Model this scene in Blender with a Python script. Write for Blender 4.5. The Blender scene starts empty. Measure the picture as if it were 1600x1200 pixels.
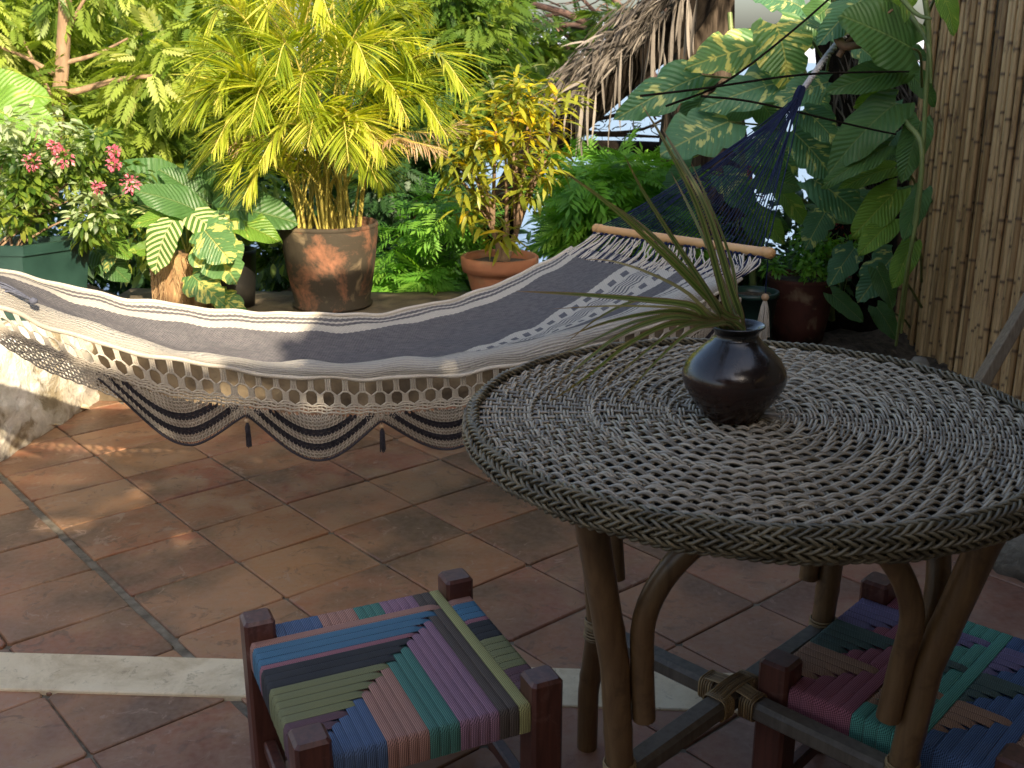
import bpy, math, random
import numpy as np
from mathutils import Vector, Matrix
random.seed(7); RS = np.random.RandomState(11)
R = math.radians
S = bpy.context.scene
COL = S.collection
PI = math.pi

# ------------------------------------------------------------------ camera
CAMH, PITCH, FPX = 1.38, 0.298, 1650.0
cd = bpy.data.cameras.new('camera'); cam = bpy.data.objects.new('camera', cd); COL.objects.link(cam)
cam.location = (0, 0, CAMH); cam.rotation_euler = (PI/2 - PITCH, 0, 0)
cd.sensor_width = 36; cd.lens = FPX/1600*36; cd.clip_end = 3000; cd.clip_start = 0.05
cd.dof.use_dof = True; cd.dof.focus_distance = 2.3; cd.dof.aperture_fstop = 11
S.camera = cam

# ------------------------------------------------------------------ world, sun, exposure
SUN_AZ = R(157)      # measured from +Y towards +X
SUN_EL = R(28)
w = bpy.data.worlds.new('World'); S.world = w; w.use_nodes = True
nt = w.node_tree; nt.nodes.clear()
sky = nt.nodes.new('ShaderNodeTexSky'); sky.sky_type = 'NISHITA'; sky.sun_disc = False
sky.sun_elevation = SUN_EL; sky.sun_rotation = SUN_AZ; sky.air_density = 1.0; sky.dust_density = 4.5; sky.ozone_density = .6
bgn = nt.nodes.new('ShaderNodeBackground'); bgn.inputs[1].default_value = 0.15
wo = nt.nodes.new('ShaderNodeOutputWorld')
nt.links.new(sky.outputs[0], bgn.inputs[0]); nt.links.new(bgn.outputs[0], wo.inputs[0])
sd = bpy.data.lights.new('sun', 'SUN'); sd.energy = 5.0; sd.angle = R(0.55); sd.color = (1.0, 0.84, 0.62)
so = bpy.data.objects.new('sun', sd); COL.objects.link(so)
tosun = Vector((math.sin(SUN_AZ)*math.cos(SUN_EL), math.cos(SUN_AZ)*math.cos(SUN_EL), math.sin(SUN_EL)))
so.rotation_euler = tosun.to_track_quat('Z', 'Y').to_euler()
S.view_settings.view_transform = 'Standard'; S.view_settings.look = 'None'
S.view_settings.exposure = 1.18; S.view_settings.gamma = 1
S.view_settings.use_curve_mapping = False
try:
    S.cycles.max_bounces = 8; S.cycles.transparent_max_bounces = 8
except Exception: pass

# ------------------------------------------------------------------ helpers
CP, SP = math.cos(PITCH), math.sin(PITCH)
def at(px, py, Y):
    """world point at depth Y seen at a given spot of the photograph"""
    a = (px-800)/FPX; b = (600-py)/FPX
    dy = CP + b*SP; dz = b*CP - SP
    t = Y/dy
    return np.array([a*t, Y, CAMH + dz*t])
def lerp(a, b, t): return a + (b-a)*t
def nrm(v):
    v = np.asarray(v, float); return v/(np.linalg.norm(v, axis=-1, keepdims=True)+1e-12)

class MB:
    def __init__(s): s.V=[]; s.F={}; s.n=0; s.rnd=[]; s.uv=[]
    def add(s, V, F, mat=0, rnd=None, uv=None):
        V = np.asarray(V, float).reshape(-1,3); F = np.asarray(F, int)
        k = F.shape[1]
        s.F.setdefault(k, []).append((F+s.n, np.full(len(F), mat) if np.isscalar(mat) else np.asarray(mat)))
        s.V.append(V); n=len(V)
        s.rnd.append(np.full(n, .5) if rnd is None else np.broadcast_to(rnd, (n,)))
        s.uv.append(np.zeros((n,2)) if uv is None else uv)
        s.n += n
    def mesh(s, name, mats, smooth=True):
        me = bpy.data.meshes.new(name)
        if s.n == 0: return me
        V = np.concatenate(s.V); rnd = np.concatenate(s.rnd); uv = np.concatenate(s.uv)
        li=[]; ls=[]; mi=[]; tot=0
        for k, lst in s.F.items():
            for F, m in lst:
                li.append(F.ravel()); ls.append(np.arange(len(F))*k+tot); tot += len(F)*k; mi.append(m)
        li=np.concatenate(li); ls=np.concatenate(ls); mi=np.concatenate(mi)
        me.vertices.add(len(V)); me.vertices.foreach_set('co', V.ravel().astype('f'))
        me.loops.add(len(li)); me.loops.foreach_set('vertex_index', li.astype('i'))
        me.polygons.add(len(ls)); me.polygons.foreach_set('loop_start', ls.astype('i'))
        me.polygons.foreach_set('material_index', mi.astype('i'))
        me.polygons.foreach_set('use_smooth', np.full(len(ls), bool(smooth)))
        a = me.attributes.new('rnd', 'FLOAT', 'POINT'); a.data.foreach_set('value', rnd.astype('f'))
        u = me.uv_layers.new(name='UVMap'); u.data.foreach_set('uv', uv[li].astype('f').ravel())
        for m in (mats if isinstance(mats,(list,tuple)) else [mats]): me.materials.append(m)
        me.update(calc_edges=True); me.validate()
        return me
    def build(s, name, mats, parent=None, smooth=True, **kw):
        return link(name, s.mesh(name, mats, smooth), parent, **kw)

def link(name, me, parent=None, loc=None, **kw):
    o = bpy.data.objects.new(name, me); COL.objects.link(o)
    if parent is not None: o.parent = parent
    if loc is not None: o.location = loc
    for k, v in kw.items(): o[{'cat':'category'}.get(k, k)] = v
    return o
def thing(name, label, cat, loc=(0,0,0), rotz=0, group=None):
    o = bpy.data.objects.new(name, None); COL.objects.link(o); o.empty_display_size=.05
    o.location = loc; o.rotation_euler = (0,0,rotz); o['label']=label; o['category']=cat
    if group: o['group']=group
    return o

def tube(P, r, k=6, caps=True, ref=None):
    P = np.asarray(P, float); n=len(P); r = np.broadcast_to(np.asarray(r,float), (n,))
    T = np.gradient(P, axis=0); T = nrm(T)
    if ref is None:
        m = np.abs(T.mean(0)); ref = np.eye(3)[int(np.argmin(m))]
    U = nrm(np.cross(T, ref)); W = np.cross(T, U)
    a = np.arange(k)/k*2*PI
    V = P[:,None,:] + r[:,None,None]*(np.cos(a)[None,:,None]*U[:,None,:] + np.sin(a)[None,:,None]*W[:,None,:])
    i = np.arange(n-1)[:,None]*k; j=np.arange(k)[None,:]
    F = np.stack([i+j, i+(j+1)%k, i+k+(j+1)%k, i+k+j], -1).reshape(-1,4)
    uv = np.stack([np.repeat(np.linspace(0,1,n),k), np.tile(np.arange(k)/k,n)],1)
    return V.reshape(-1,3), F, uv
def add_tube(mb, P, r, k=6, mat=0, rnd=None, cap=True):
    V,F,uv = tube(P, r, k); mb.add(V,F,mat,rnd,uv)
    if cap and k>=3:
        n=len(P)
        mb.add(V[:k], [list(range(k))[::-1]], mat, rnd); mb.add(V[-k:], [list(range(k))], mat, rnd)
def smooth_path(P, n=24):
    """Catmull-Rom through the points"""
    P=np.asarray(P,float); Q=np.vstack([2*P[0]-P[1],P,2*P[-1]-P[-2]])
    t=np.linspace(0,len(P)-1-1e-9,n); i=t.astype(int); f=(t-i)[:,None]
    a,b,c,d=Q[i],Q[i+1],Q[i+2],Q[i+3]
    return .5*((2*b)+(-a+c)*f+(2*a-5*b+4*c-d)*f**2+(-a+3*b-3*c+d)*f**3)
def add_box(mb, c, s, rot=None, mat=0, bev=0.0, rnd=None):
    """box with a chamfered top and bottom edge"""
    hx,hy,hz = s[0]/2,s[1]/2,s[2]/2; b=bev
    if b<=0:
        V=np.array([(x,y,z) for z in (-hz,hz) for x,y in ((-hx,-hy),(hx,-hy),(hx,hy),(-hx,hy))])
        F=[[3,2,1,0],[4,5,6,7],[0,1,5,4],[1,2,6,5],[2,3,7,6],[3,0,4,7]]
    else:
        def ring(ix,z,cb):
            x,y=hx-ix,hy-ix
            return [(x-cb,-y,z),(x,-y+cb,z),(x,y-cb,z),(x-cb,y,z),(-x+cb,y,z),(-x,y-cb,z),(-x,-y+cb,z),(-x+cb,-y,z)]
        V=np.array(ring(b,-hz,b*.6)+ring(0,-hz+b,b)+ring(0,hz-b,b)+ring(b,hz,b*.6))
        F=[]
        for L in range(3):
            for k in range(8): F.append([L*8+k,L*8+(k+1)%8,L*8+8+(k+1)%8,L*8+8+k])
        capb=[list(range(7,-1,-1)),[24+q for q in range(8)]]
    if rot is not None: V=V@np.array(rot).T
    V=V+np.array(c)
    mb.add(V,F,mat,rnd)
    if b>0: mb.add(V[:8],[[7,6,5,4,3,2,1,0]],mat,rnd); mb.add(V[24:],[[0,1,2,3,4,5,6,7]],mat,rnd)
def lathe(prof, n=48, wob=0.0, seed=0):
    prof=np.asarray(prof,float); a=np.arange(n)/n*2*PI
    w_=1+wob*np.sin(a*3+seed)+wob*.6*np.sin(a*2+seed*2.1)
    V=np.stack([prof[:,None,0]*np.cos(a)*w_, prof[:,None,0]*np.sin(a)*w_, np.repeat(prof[:,1:2],n,1)],-1).reshape(-1,3)
    m=len(prof); i=np.arange(m-1)[:,None]*n; j=np.arange(n)[None,:]
    F=np.stack([i+j,i+(j+1)%n,i+n+(j+1)%n,i+n+j],-1).reshape(-1,4)
    uv=np.stack([np.tile(a/(2*PI),m),np.repeat(np.linspace(0,1,m),n)],1)
    return V,F,uv
def frame(d, up=(0,0,1), roll=0.0):
    """3x3 whose columns are side, along, normal"""
    y=nrm(np.array(d,float)); x=np.cross(y,np.array(up,float))
    if np.linalg.norm(x)<1e-4: x=np.array([1.,0,0])
    x=nrm(x); z=np.cross(x,y)
    c,s=math.cos(roll),math.sin(roll)
    x,z = x*c+z*s, z*c-x*s
    return np.stack([x,y,z],1)
def mat4(M, loc, s=1.0):
    m=Matrix([list(M[0]*s)+[loc[0]],list(M[1]*s)+[loc[1]],list(M[2]*s)+[loc[2]],[0,0,0,1]]); return m

# ------------------------------------------------------------------ materials
def newmat(name):
    m=bpy.data.materials.new(name); m.use_nodes=True; t=m.node_tree; t.nodes.clear()
    out=t.nodes.new('ShaderNodeOutputMaterial'); return m,t,out
def N(t,kind,**kw):
    n=t.nodes.new(kind)
    for k,v in kw.items():
        if k.startswith('i_'):
            key=k[2:]; key=int(key) if key.isdigit() else key.replace('_',' ')
            n.inputs[key].default_value=v
        else: setattr(n,k,v)
    return n
def ramp(t, fac, stops, interp='LINEAR'):
    r=t.nodes.new('ShaderNodeValToRGB'); cr=r.color_ramp; cr.interpolation=interp
    while len(cr.elements)>1: cr.elements.remove(cr.elements[-1])
    cr.elements[0].position=stops[0][0]; cr.elements[0].color=(*stops[0][1],1)
    for p,c in stops[1:]:
        e=cr.elements.new(p); e.color=(*c,1)
    t.links.new(fac,r.inputs[0]); return r.outputs[0]
def noise(t, scale, detail=4, vec=None, dist=0, rough=.55):
    n=N(t,'ShaderNodeTexNoise'); n.inputs['Scale'].default_value=scale; n.inputs['Detail'].default_value=detail
    n.inputs['Distortion'].default_value=dist; n.inputs['Roughness'].default_value=rough
    if vec is not None: t.links.new(vec,n.inputs['Vector'])
    return n.outputs['Fac']
def coords(t, kind='Object', scale=None):
    c=N(t,'ShaderNodeTexCoord').outputs[kind]
    if kind=='World': c=N(t,'ShaderNodeNewGeometry').outputs['Position']
    if scale is not None:
        m=N(t,'ShaderNodeMapping'); m.inputs['Scale'].default_value=scale; t.links.new(c,m.inputs['Vector']); c=m.outputs[0]
    return c
def worldpos(t, scale=None):
    c=N(t,'ShaderNodeNewGeometry').outputs['Position']
    if scale is not None:
        m=N(t,'ShaderNodeMapping'); m.inputs['Scale'].default_value=scale; t.links.new(c,m.inputs['Vector']); c=m.outputs[0]
    return c
def mix(t, fac, a, b, mode='MIX'):
    n=N(t,'ShaderNodeMix'); n.data_type='RGBA'; n.blend_type=mode
    for sock,v in ((n.inputs[0],fac),(n.inputs[6],a),(n.inputs[7],b)):
        if isinstance(v,(int,float)): sock.default_value=v
        elif isinstance(v,tuple): sock.default_value=(*v,1)
        else: t.links.new(v,sock)
    return n.outputs[2]
def math_(t, op, a, b=None, c=None):
    n=N(t,'ShaderNodeMath'); n.operation=op
    for i,v in enumerate((a,b,c)):
        if v is None: continue
        if isinstance(v,(int,float)): n.inputs[i].default_value=v
        else: t.links.new(v,n.inputs[i])
    return n.outputs[0]
def bump(t, h, strength=.3, dist=.002):
    b=N(t,'ShaderNodeBump'); b.inputs['Strength'].default_value=strength; b.inputs['Distance'].default_value=dist
    t.links.new(h,b.inputs['Height']); return b.outputs[0]
def principled(t, out, col, rough=.6, normal=None, spec=.5, coat=0):
    p=N(t,'ShaderNodeBsdfPrincipled')
    if isinstance(col,tuple): p.inputs['Base Color'].default_value=(*col,1)
    else: t.links.new(col,p.inputs['Base Color'])
    if isinstance(rough,(int,float)): p.inputs['Roughness'].default_value=rough
    else: t.links.new(rough,p.inputs['Roughness'])
    p.inputs['Specular IOR Level'].default_value=spec; p.inputs['Coat Weight'].default_value=coat
    if normal is not None: t.links.new(normal,p.inputs['Normal'])
    if out is not None: t.links.new(p.outputs[0],out.inputs[0])
    return p.outputs[0]
def simple(name, c1, c2, scale=20, rough=.6, bs=.3, bd=.002, spec=.5, stretch=None, detail=5, coat=0, contrast=(.3,.7)):
    m,t,o=newmat(name); v=coords(t,'Object',stretch)
    f=noise(t,scale,detail,v); col=ramp(t,f,[(contrast[0],c1),(contrast[1],c2)])
    principled(t,o,col,rough,bump(t,f,bs,bd),spec,coat); return m

def leafmat(name, stops, trans=.45, tcol=None, rough=.42, spec=.5, vein=0):
    m,t,o=newmat(name)
    a=N(t,'ShaderNodeAttribute',attribute_name='rnd').outputs['Fac']
    g=worldpos(t); nz=noise(t,9,3,g)
    f=math_(t,'ADD',math_(t,'MULTIPLY',a,.75),math_(t,'MULTIPLY',nz,.3))
    col=ramp(t,f,stops)
    p=principled(t,None,col,rough,None,spec)
    tr=N(t,'ShaderNodeBsdfTranslucent')
    tc=mix(t,1.0,col,tcol or (1.6,1.5,.6),'MULTIPLY'); t.links.new(tc,tr.inputs[0])
    mx=N(t,'ShaderNodeMixShader'); mx.inputs[0].default_value=trans
    t.links.new(p,mx.inputs[1]); t.links.new(tr.outputs[0],mx.inputs[2]); t.links.new(mx.outputs[0],o.inputs[0]); return m

def bigleafmat(name, green, green2, yellow, amount=.5, stripes=0, vcount=14, trans=.35):
    """large leaf: midrib, side veins, pale variegation; u across (0..1), v along"""
    m,t,o=newmat(name)
    uv=N(t,'ShaderNodeTexCoord').outputs['UV']; sp=N(t,'ShaderNodeSeparateXYZ'); t.links.new(uv,sp.inputs[0])
    u,v=sp.outputs[0],sp.outputs[1]
    off=N(t,'ShaderNodeObjectInfo').outputs['Random']
    ac=math_(t,'ABSOLUTE',math_(t,'SUBTRACT',u,.5))
    ph=math_(t,'SUBTRACT',math_(t,'MULTIPLY',v,vcount),math_(t,'MULTIPLY',ac,9.0 if not stripes else 5.0))
    ph=math_(t,'ADD',ph,math_(t,'MULTIPLY',off,3.0))
    vein=math_(t,'PINGPONG',ph,.5)                      # 0 on the vein
    vmask=ramp(t,vein,[(0,(1,1,1)),(.12,(0,0,0))])
    mid=ramp(t,ac,[(0,(1,1,1)),(.008,(1,1,1)),(.020,(0,0,0))])
    cmb=N(t,'ShaderNodeCombineXYZ'); t.links.new(math_(t,'MULTIPLY',ph,.26),cmb.inputs[0]); t.links.new(math_(t,'MULTIPLY',ac,1.3),cmb.inputs[1]); t.links.new(math_(t,'MULTIPLY',off,37.0),cmb.inputs[2])
    nz=noise(t,2.6,3,cmb.outputs[0]); 
    lo=.74-.36*amount
    ym=ramp(t,nz,[(lo,(0,0,0)),(lo+.05,(1,1,1))])
    if stripes:
        ym=ramp(t,vein,[(.24,(0,0,0)),(.31,(1,1,1))])
    g=mix(t,noise(t,5,3,coords(t,'Object')),green,green2)
    col=mix(t,ym,g,yellow)
    col=mix(t,math_(t,'MULTIPLY',vmask,.16),col,tuple(min(1,x*1.8) for x in green2))
    col=mix(t,math_(t,'MULTIPLY',mid,.55),col,yellow)
    h=math_(t,'SUBTRACT',math_(t,'MULTIPLY',vein,1.0),math_(t,'MULTIPLY',mid,.6))
    col=mix(t,ramp(t,noise(t,6,6,coords(t,'Object'),.6,.7),[(.60,(0,0,0)),(.70,(.5,.5,.5))]),col,(.16,.15,.05))
    p=principled(t,None,col,.42,bump(t,h,.8,.008),.35)
    tr=N(t,'ShaderNodeBsdfTranslucent'); t.links.new(mix(t,1.0,col,(1.5,1.5,.5),'MULTIPLY'),tr.inputs[0])
    mx=N(t,'ShaderNodeMixShader'); mx.inputs[0].default_value=trans
    t.links.new(p,mx.inputs[1]); t.links.new(tr.outputs[0],mx.inputs[2]); t.links.new(mx.outputs[0],o.inputs[0]); return m

# --- tiles
def tilemat():
    m,t,o=newmat('terracotta_tile'); W=worldpos(t); oi=N(t,'ShaderNodeObjectInfo').outputs['Random']
    base=ramp(t,oi,[(0,(.24,.082,.036)),(.25,(.31,.128,.052)),(.5,(.36,.168,.068)),(.75,(.27,.085,.044)),(1,(.39,.19,.09))])
    sh=N(t,'ShaderNodeVectorMath',operation='ADD'); t.links.new(W,sh.inputs[0])
    c3=N(t,'ShaderNodeCombineXYZ')
    for i in range(3): t.links.new(math_(t,'MULTIPLY',oi,13.0+7*i),c3.inputs[i])
    t.links.new(c3.outputs[0],sh.inputs[1]); V=sh.outputs[0]
    n1=noise(t,6,6,V,.6,.62); n2=noise(t,2.4,3,V,.3); n3=noise(t,60,4,V); n4=noise(t,14,5,V,1.2,.7)
    col=mix(t,ramp(t,n1,[(.42,(0,0,0)),(.66,(1,1,1))]),base,(.35,.20,.10))
    col=mix(t,ramp(t,n2,[(.46,(0,0,0)),(.62,(.85,.85,.85))]),col,(.10,.058,.028))
    col=mix(t,ramp(t,noise(t,11,6,V,1.5,.7),[(.56,(0,0,0)),(.64,(.55,.55,.55))]),col,(.07,.042,.022))
    col=mix(t,ramp(t,n4,[(.60,(0,0,0)),(.66,(.6,.6,.6)),(.8,(.75,.75,.75))]),col,(.36,.24,.165))
    # near part of the patio: redder, chalk-worn tiles, with foreground shade mixed into their colour
    spx=N(t,'ShaderNodeSeparateXYZ'); t.links.new(W,spx.inputs[0])
    near=ramp(t,math_(t,'SUBTRACT',math_(t,'MULTIPLY',spx.outputs[1],.2),math_(t,'MULTIPLY',spx.outputs[0],.12)),[(.30,(1,1,1)),(.56,(0,0,0))])
    red=mix(t,ramp(t,n1,[(.45,(0,0,0)),(.75,(1,1,1))]),(.20,.078,.064),(.33,.21,.18))
    col=mix(t,math_(t,'MULTIPLY',near,.6),col,red)
    sp=ramp(t,noise(t,90,2,W),[(.66,(0,0,0)),(.72,(1,1,1))]); col=mix(t,math_(t,'MULTIPLY',sp,.35),col,(.10,.06,.04))
    col=mix(t,ramp(t,n3,[(.3,(0,0,0)),(.8,(.35,.35,.35))]),col,(.36,.25,.19))
    # worn edges
    h=math_(t,'ADD',math_(t,'MULTIPLY',n1,.7),math_(t,'MULTIPLY',n3,.3))
    rg=ramp(t,n1,[(.3,(.34,.34,.34)),(.7,(.62,.62,.62))])
    principled(t,o,col,rg,bump(t,h,.35,.004),.4); return m
M={}
M['tile']=tilemat()
M['grout']=simple('grout',(.09,.072,.048),(.25,.215,.16),30,.9,.8,.006,detail=8)
def stripemat_():
    m,t,o=newmat('pale_stone'); V=worldpos(t); n=noise(t,7,9,V,.5,.7); n2=noise(t,38,6,V,.8,.7)
    col=ramp(t,n,[(.3,(.48,.37,.23)),(.55,(.72,.60,.41)),(.8,(.78,.68,.50))])
    col=mix(t,ramp(t,n2,[(.58,(0,0,0)),(.70,(.6,.6,.6))]),col,(.22,.17,.11))
    principled(t,o,col,.7,bump(t,math_(t,'ADD',n,n2),.5,.004),.3); return m
M['stripe']=stripemat_()
def plaster():
    m,t,o=newmat('whitewashed_wall'); V=worldpos(t); n=noise(t,5,8,V,.8,.65); n2=noise(t,22,6,V,.4); n3=noise(t,2.2,4,V,.5)
    col=ramp(t,n,[(.38,(.30,.25,.16)),(.47,(.70,.66,.56)),(.6,(.86,.83,.76))])
    sp=N(t,'ShaderNodeSeparateXYZ'); t.links.new(V,sp.inputs[0])
    lowm=ramp(t,math_(t,'ADD',sp.outputs[2],math_(t,'MULTIPLY',n3,.35)),[(.16,(1,1,1)),(.33,(0,0,0))])
    col=mix(t,math_(t,'MULTIPLY',lowm,.7),col,ramp(t,n2,[(.4,(.20,.15,.09)),(.6,(.48,.42,.32))]))
    h=math_(t,'ADD',n,math_(t,'MULTIPLY',n2,.5)); principled(t,o,col,.85,bump(t,h,.9,.02),.3); return m
M['plaster']=plaster()
M['ledge']=simple('old_ledge_stone',(.045,.032,.018),(.20,.155,.095),7,.9,.9,.03,detail=8,contrast=(.35,.7))
M['soil']=simple('dark_soil',(.035,.026,.018),(.13,.10,.072),25,.95,1,.03,detail=8)
M['rock']=simple('grey_stone',(.16,.15,.13),(.40,.38,.34),18,.9,.8,.01)
M['lichen']=simple('lichen_stone',(.06,.055,.045),(.30,.28,.23),9,.95,1,.03,detail=9)
M['terra']=None
def potmat(name, base, base2, moss, lo=.46, hi=.56):
    m,t,o=newmat(name); V=coords(t,'Object'); n=noise(t,5,7,V,.6,.68); n2=noise(t,30,5,V)
    col=mix(t,n2,base,base2); col=mix(t,ramp(t,n,[(lo,(0,0,0)),(hi,(1,1,1))]),col,moss)
    col=mix(t,ramp(t,noise(t,8,5,V,.5),[(.6,(0,0,0)),(.72,(.5,.5,.5))]),col,(.40,.30,.18))
    principled(t,o,col,.8,bump(t,math_(t,'ADD',n,n2),.5,.006),.3); return m
M['pot_moss']=potmat('mossy_terracotta',(.31,.135,.075),(.25,.11,.06),(.045,.036,.024),.34,.50)
M['pot_clay']=potmat('orange_terracotta',(.42,.18,.09),(.34,.14,.075),(.30,.19,.11),.5,.65)
M['pot_red']=potmat('dark_red_pot',(.10,.032,.022),(.07,.025,.018),(.03,.018,.012),.5,.7)
M['plastic_green']=simple('green_plastic',(.010,.030,.024),(.018,.048,.038),12,.35,.1,.001)
M['plastic_black']=simple('black_plastic',(.006,.006,.006),(.02,.018,.014),12,.5,.3,.002)
M['stump']=simple('fibrous_stump',(.12,.06,.025),(.42,.26,.12),10,.9,1,.02,stretch=(3,3,.7),detail=7)
M['bark']=simple('ridged_bark',(.018,.014,.010),(.13,.10,.075),16,.95,1,.04,spec=.1,stretch=(1.5,1.5,.18),detail=8,contrast=(.35,.72))
M['bark_brown']=simple('thin_brown_bark',(.12,.075,.045),(.30,.20,.12),20,.9,.8,.01,stretch=(1,1,.4))
M['bark_dark']=simple('dark_bark',(.005,.004,.003),(.018,.014,.011),20,.95,1,.02,stretch=(1,1,.4),spec=.05)
M['thatch']=None
def attrmat(name, stops, rough=.75, bs=.3, nscale=60, stretch=None, spec=.4, extra=.3):
    m,t,o=newmat(name); a=N(t,'ShaderNodeAttribute',attribute_name='rnd').outputs['Fac']
    n=noise(t,nscale,4,worldpos(t,stretch)); f=math_(t,'ADD',math_(t,'MULTIPLY',a,1-extra),math_(t,'MULTIPLY',n,extra))
    principled(t,o,ramp(t,f,stops),rough,bump(t,n,bs,.002),spec); return m
M['thatch']=attrmat('dry_thatch',[(0,(.025,.021,.018)),(.5,(.11,.095,.08)),(1,(.27,.24,.205))],.85)
M['wicker']=attrmat('weathered_wicker',[(0,(.06,.045,.028)),(.35,(.18,.14,.09)),(.7,(.44,.37,.27)),(1,(.30,.22,.12))],.27,.3,160,spec=.6)
M['wicker_dark']=simple('wicker_board',(.012,.010,.008),(.03,.024,.018),30,.8)
M['rim']=attrmat('braided_rim_cane',[(0,(.04,.030,.016)),(.5,(.15,.12,.068)),(1,(.26,.205,.115))],.36,.3,120,spec=.6)
def woodmat(name,c1,c2,rough=.45,stretch=(14,14,1.2),scale=5,wear=None):
    m,t,o=newmat(name); V=coords(t,'Object',stretch); n=noise(t,scale,6,V,.6)
    col=ramp(t,n,[(.3,c1),(.7,c2)])
    n2=noise(t,11,5,coords(t,'Object'),.5,.7)
    if wear: col=mix(t,ramp(t,n2,[(.55,(0,0,0)),(.72,(.8,.8,.8))]),col,wear)
    principled(t,o,col,rough,bump(t,n,.25,.002),.5); return m
M['leg']=woodmat('varnished_rattan',(.11,.058,.024),(.20,.115,.05),.36,wear=(.06,.033,.016))
M['bar']=woodmat('stretcher_wood',(.07,.055,.04),(.13,.105,.08),.5,wear=(.14,.12,.10))
M['binding']=attrmat('cane_binding',[(0,(.12,.07,.03)),(1,(.36,.24,.11))],.5)
M['redwood']=woodmat('red_stained_wood',(.065,.022,.015),(.13,.045,.03),.40,wear=(.22,.12,.095))
M['spreader']=woodmat('turned_pale_wood',(.50,.27,.10),(.66,.38,.16),.4,stretch=(1,1,1),scale=8)
M['plank']=woodmat('grey_plank',(.16,.12,.08),(.28,.22,.15),.7,scale=8)
def canemat():
    m,t,o=newmat('dry_bamboo'); oi=N(t,'ShaderNodeObjectInfo').outputs['Random']; V=coords(t,'Object',(20,20,1.3))
    n=noise(t,4,6,V,.5); col=ramp(t,math_(t,'ADD',math_(t,'MULTIPLY',oi,.5),math_(t,'MULTIPLY',n,.5)),[(.2,(.22,.125,.05)),(.42,(.42,.265,.12)),(.66,(.62,.43,.22)),(.85,(.30,.17,.07))])
    st=ramp(t,noise(t,3,6,coords(t,'Object',(12,12,2.5)),.5,.7),[(.52,(0,0,0)),(.66,(.75,.75,.75))]); col=mix(t,st,col,(.12,.06,.03))
    a=N(t,'ShaderNodeAttribute',attribute_name='rnd').outputs['Fac']
    col=mix(t,math_(t,'MULTIPLY',a,.85),col,(.07,.035,.02))
    principled(t,o,col,.5,bump(t,n,.3,.003),.5); return m
M['cane']=canemat()
# glazed vase
def vasemat():
    m,t,o=newmat('brown_black_glaze'); V=coords(t,'Object'); n=noise(t,9,6,V,.5,.65); n2=noise(t,60,3,V)
    sp=N(t,'ShaderNodeSeparateXYZ'); t.links.new(V,sp.inputs[0])
    f=math_(t,'ADD',math_(t,'MULTIPLY',sp.outputs[2],4.0),math_(t,'MULTIPLY',n,.6))
    col=ramp(t,f,[(.25,(.02,.009,.006)),(.6,(.035,.014,.009)),(.75,(.016,.010,.009)),(1,(.012,.010,.010))])
    col=mix(t,ramp(t,n,[(.62,(0,0,0)),(.7,(.7,.7,.7))]),col,(.10,.035,.02))
    rg=ramp(t,n2,[(.3,(.14,.14,.14)),(.8,(.34,.34,.34))])
    principled(t,o,col,rg,bump(t,math_(t,'ADD',n,math_(t,'MULTIPLY',n2,.3)),.25,.003),.6,.25); return m
M['vase']=vasemat()
def cordmat(name,c1,c2,freq=900,rough=.85):
    m,t,o=newmat(name); V=coords(t,'Object'); n=noise(t,300,3,V); n2=noise(t,12,3,V)
    principled(t,o,ramp(t,math_(t,'ADD',math_(t,'MULTIPLY',n,.6),math_(t,'MULTIPLY',n2,.4)),[(.3,c1),(.7,c2)]),rough,bump(t,n,.5,.001),.2); return m
M['cotton']=cordmat('natural_cotton_cord',(.42,.37,.30),(.62,.57,.49))
M['cotton_pale']=cordmat('beige_crochet_yarn',(.42,.36,.29),(.64,.57,.48))
M['cotton_dark']=cordmat('charcoal_yarn',(.028,.026,.034),(.065,.06,.075))
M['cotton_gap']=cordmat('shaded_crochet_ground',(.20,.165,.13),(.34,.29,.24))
M['navy']=cordmat('navy_cord',(.006,.010,.036),(.014,.023,.072))
M['rope']=cordmat('grey_rope',(.25,.25,.27),(.45,.45,.46))
M['bead']=simple('wood_bead',(.38,.24,.13),(.52,.36,.22),20,.5)
# ------------------------------------------------------------------ SETTING
# water, sky comes from the world
mb=MB(); mb.add([(-900,7.6,-1.3),(900,7.6,-1.3),(900,1500,-1.3),(-900,1500,-1.3)],[[0,1,2,3]])
m,t,o=newmat('lake_water'); n=noise(t,1.2,5,worldpos(t,(1,.45,1)),.3)
principled(t,o,(.17,.25,.36),.30,bump(t,n,.35,.05),.35); mb.build('water',m,None,smooth=False,kind='structure')
# far shore hills
mb=MB(); K=160; xs=np.linspace(-900,900,K); hh=14+16*np.abs(np.sin(xs*.006+1))+9*np.sin(xs*.021)+RS.rand(K)*3
V=[];F=[]
for d,(yy,sc) in enumerate(((1100,0),(1180,1),(1400,.2))):
    V.append(np.stack([xs,np.full(K,yy),-1.4+hh*sc],1))
V=np.concatenate(V)
for r_ in range(2):
    for k in range(K-1): F.append([r_*K+k,r_*K+k+1,(r_+1)*K+k+1,(r_+1)*K+k])
mb.add(V,F); mb.build('hills',simple('far_hill',(.36,.40,.50),(.44,.48,.58),.02,1,.1),None,kind='structure')
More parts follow.
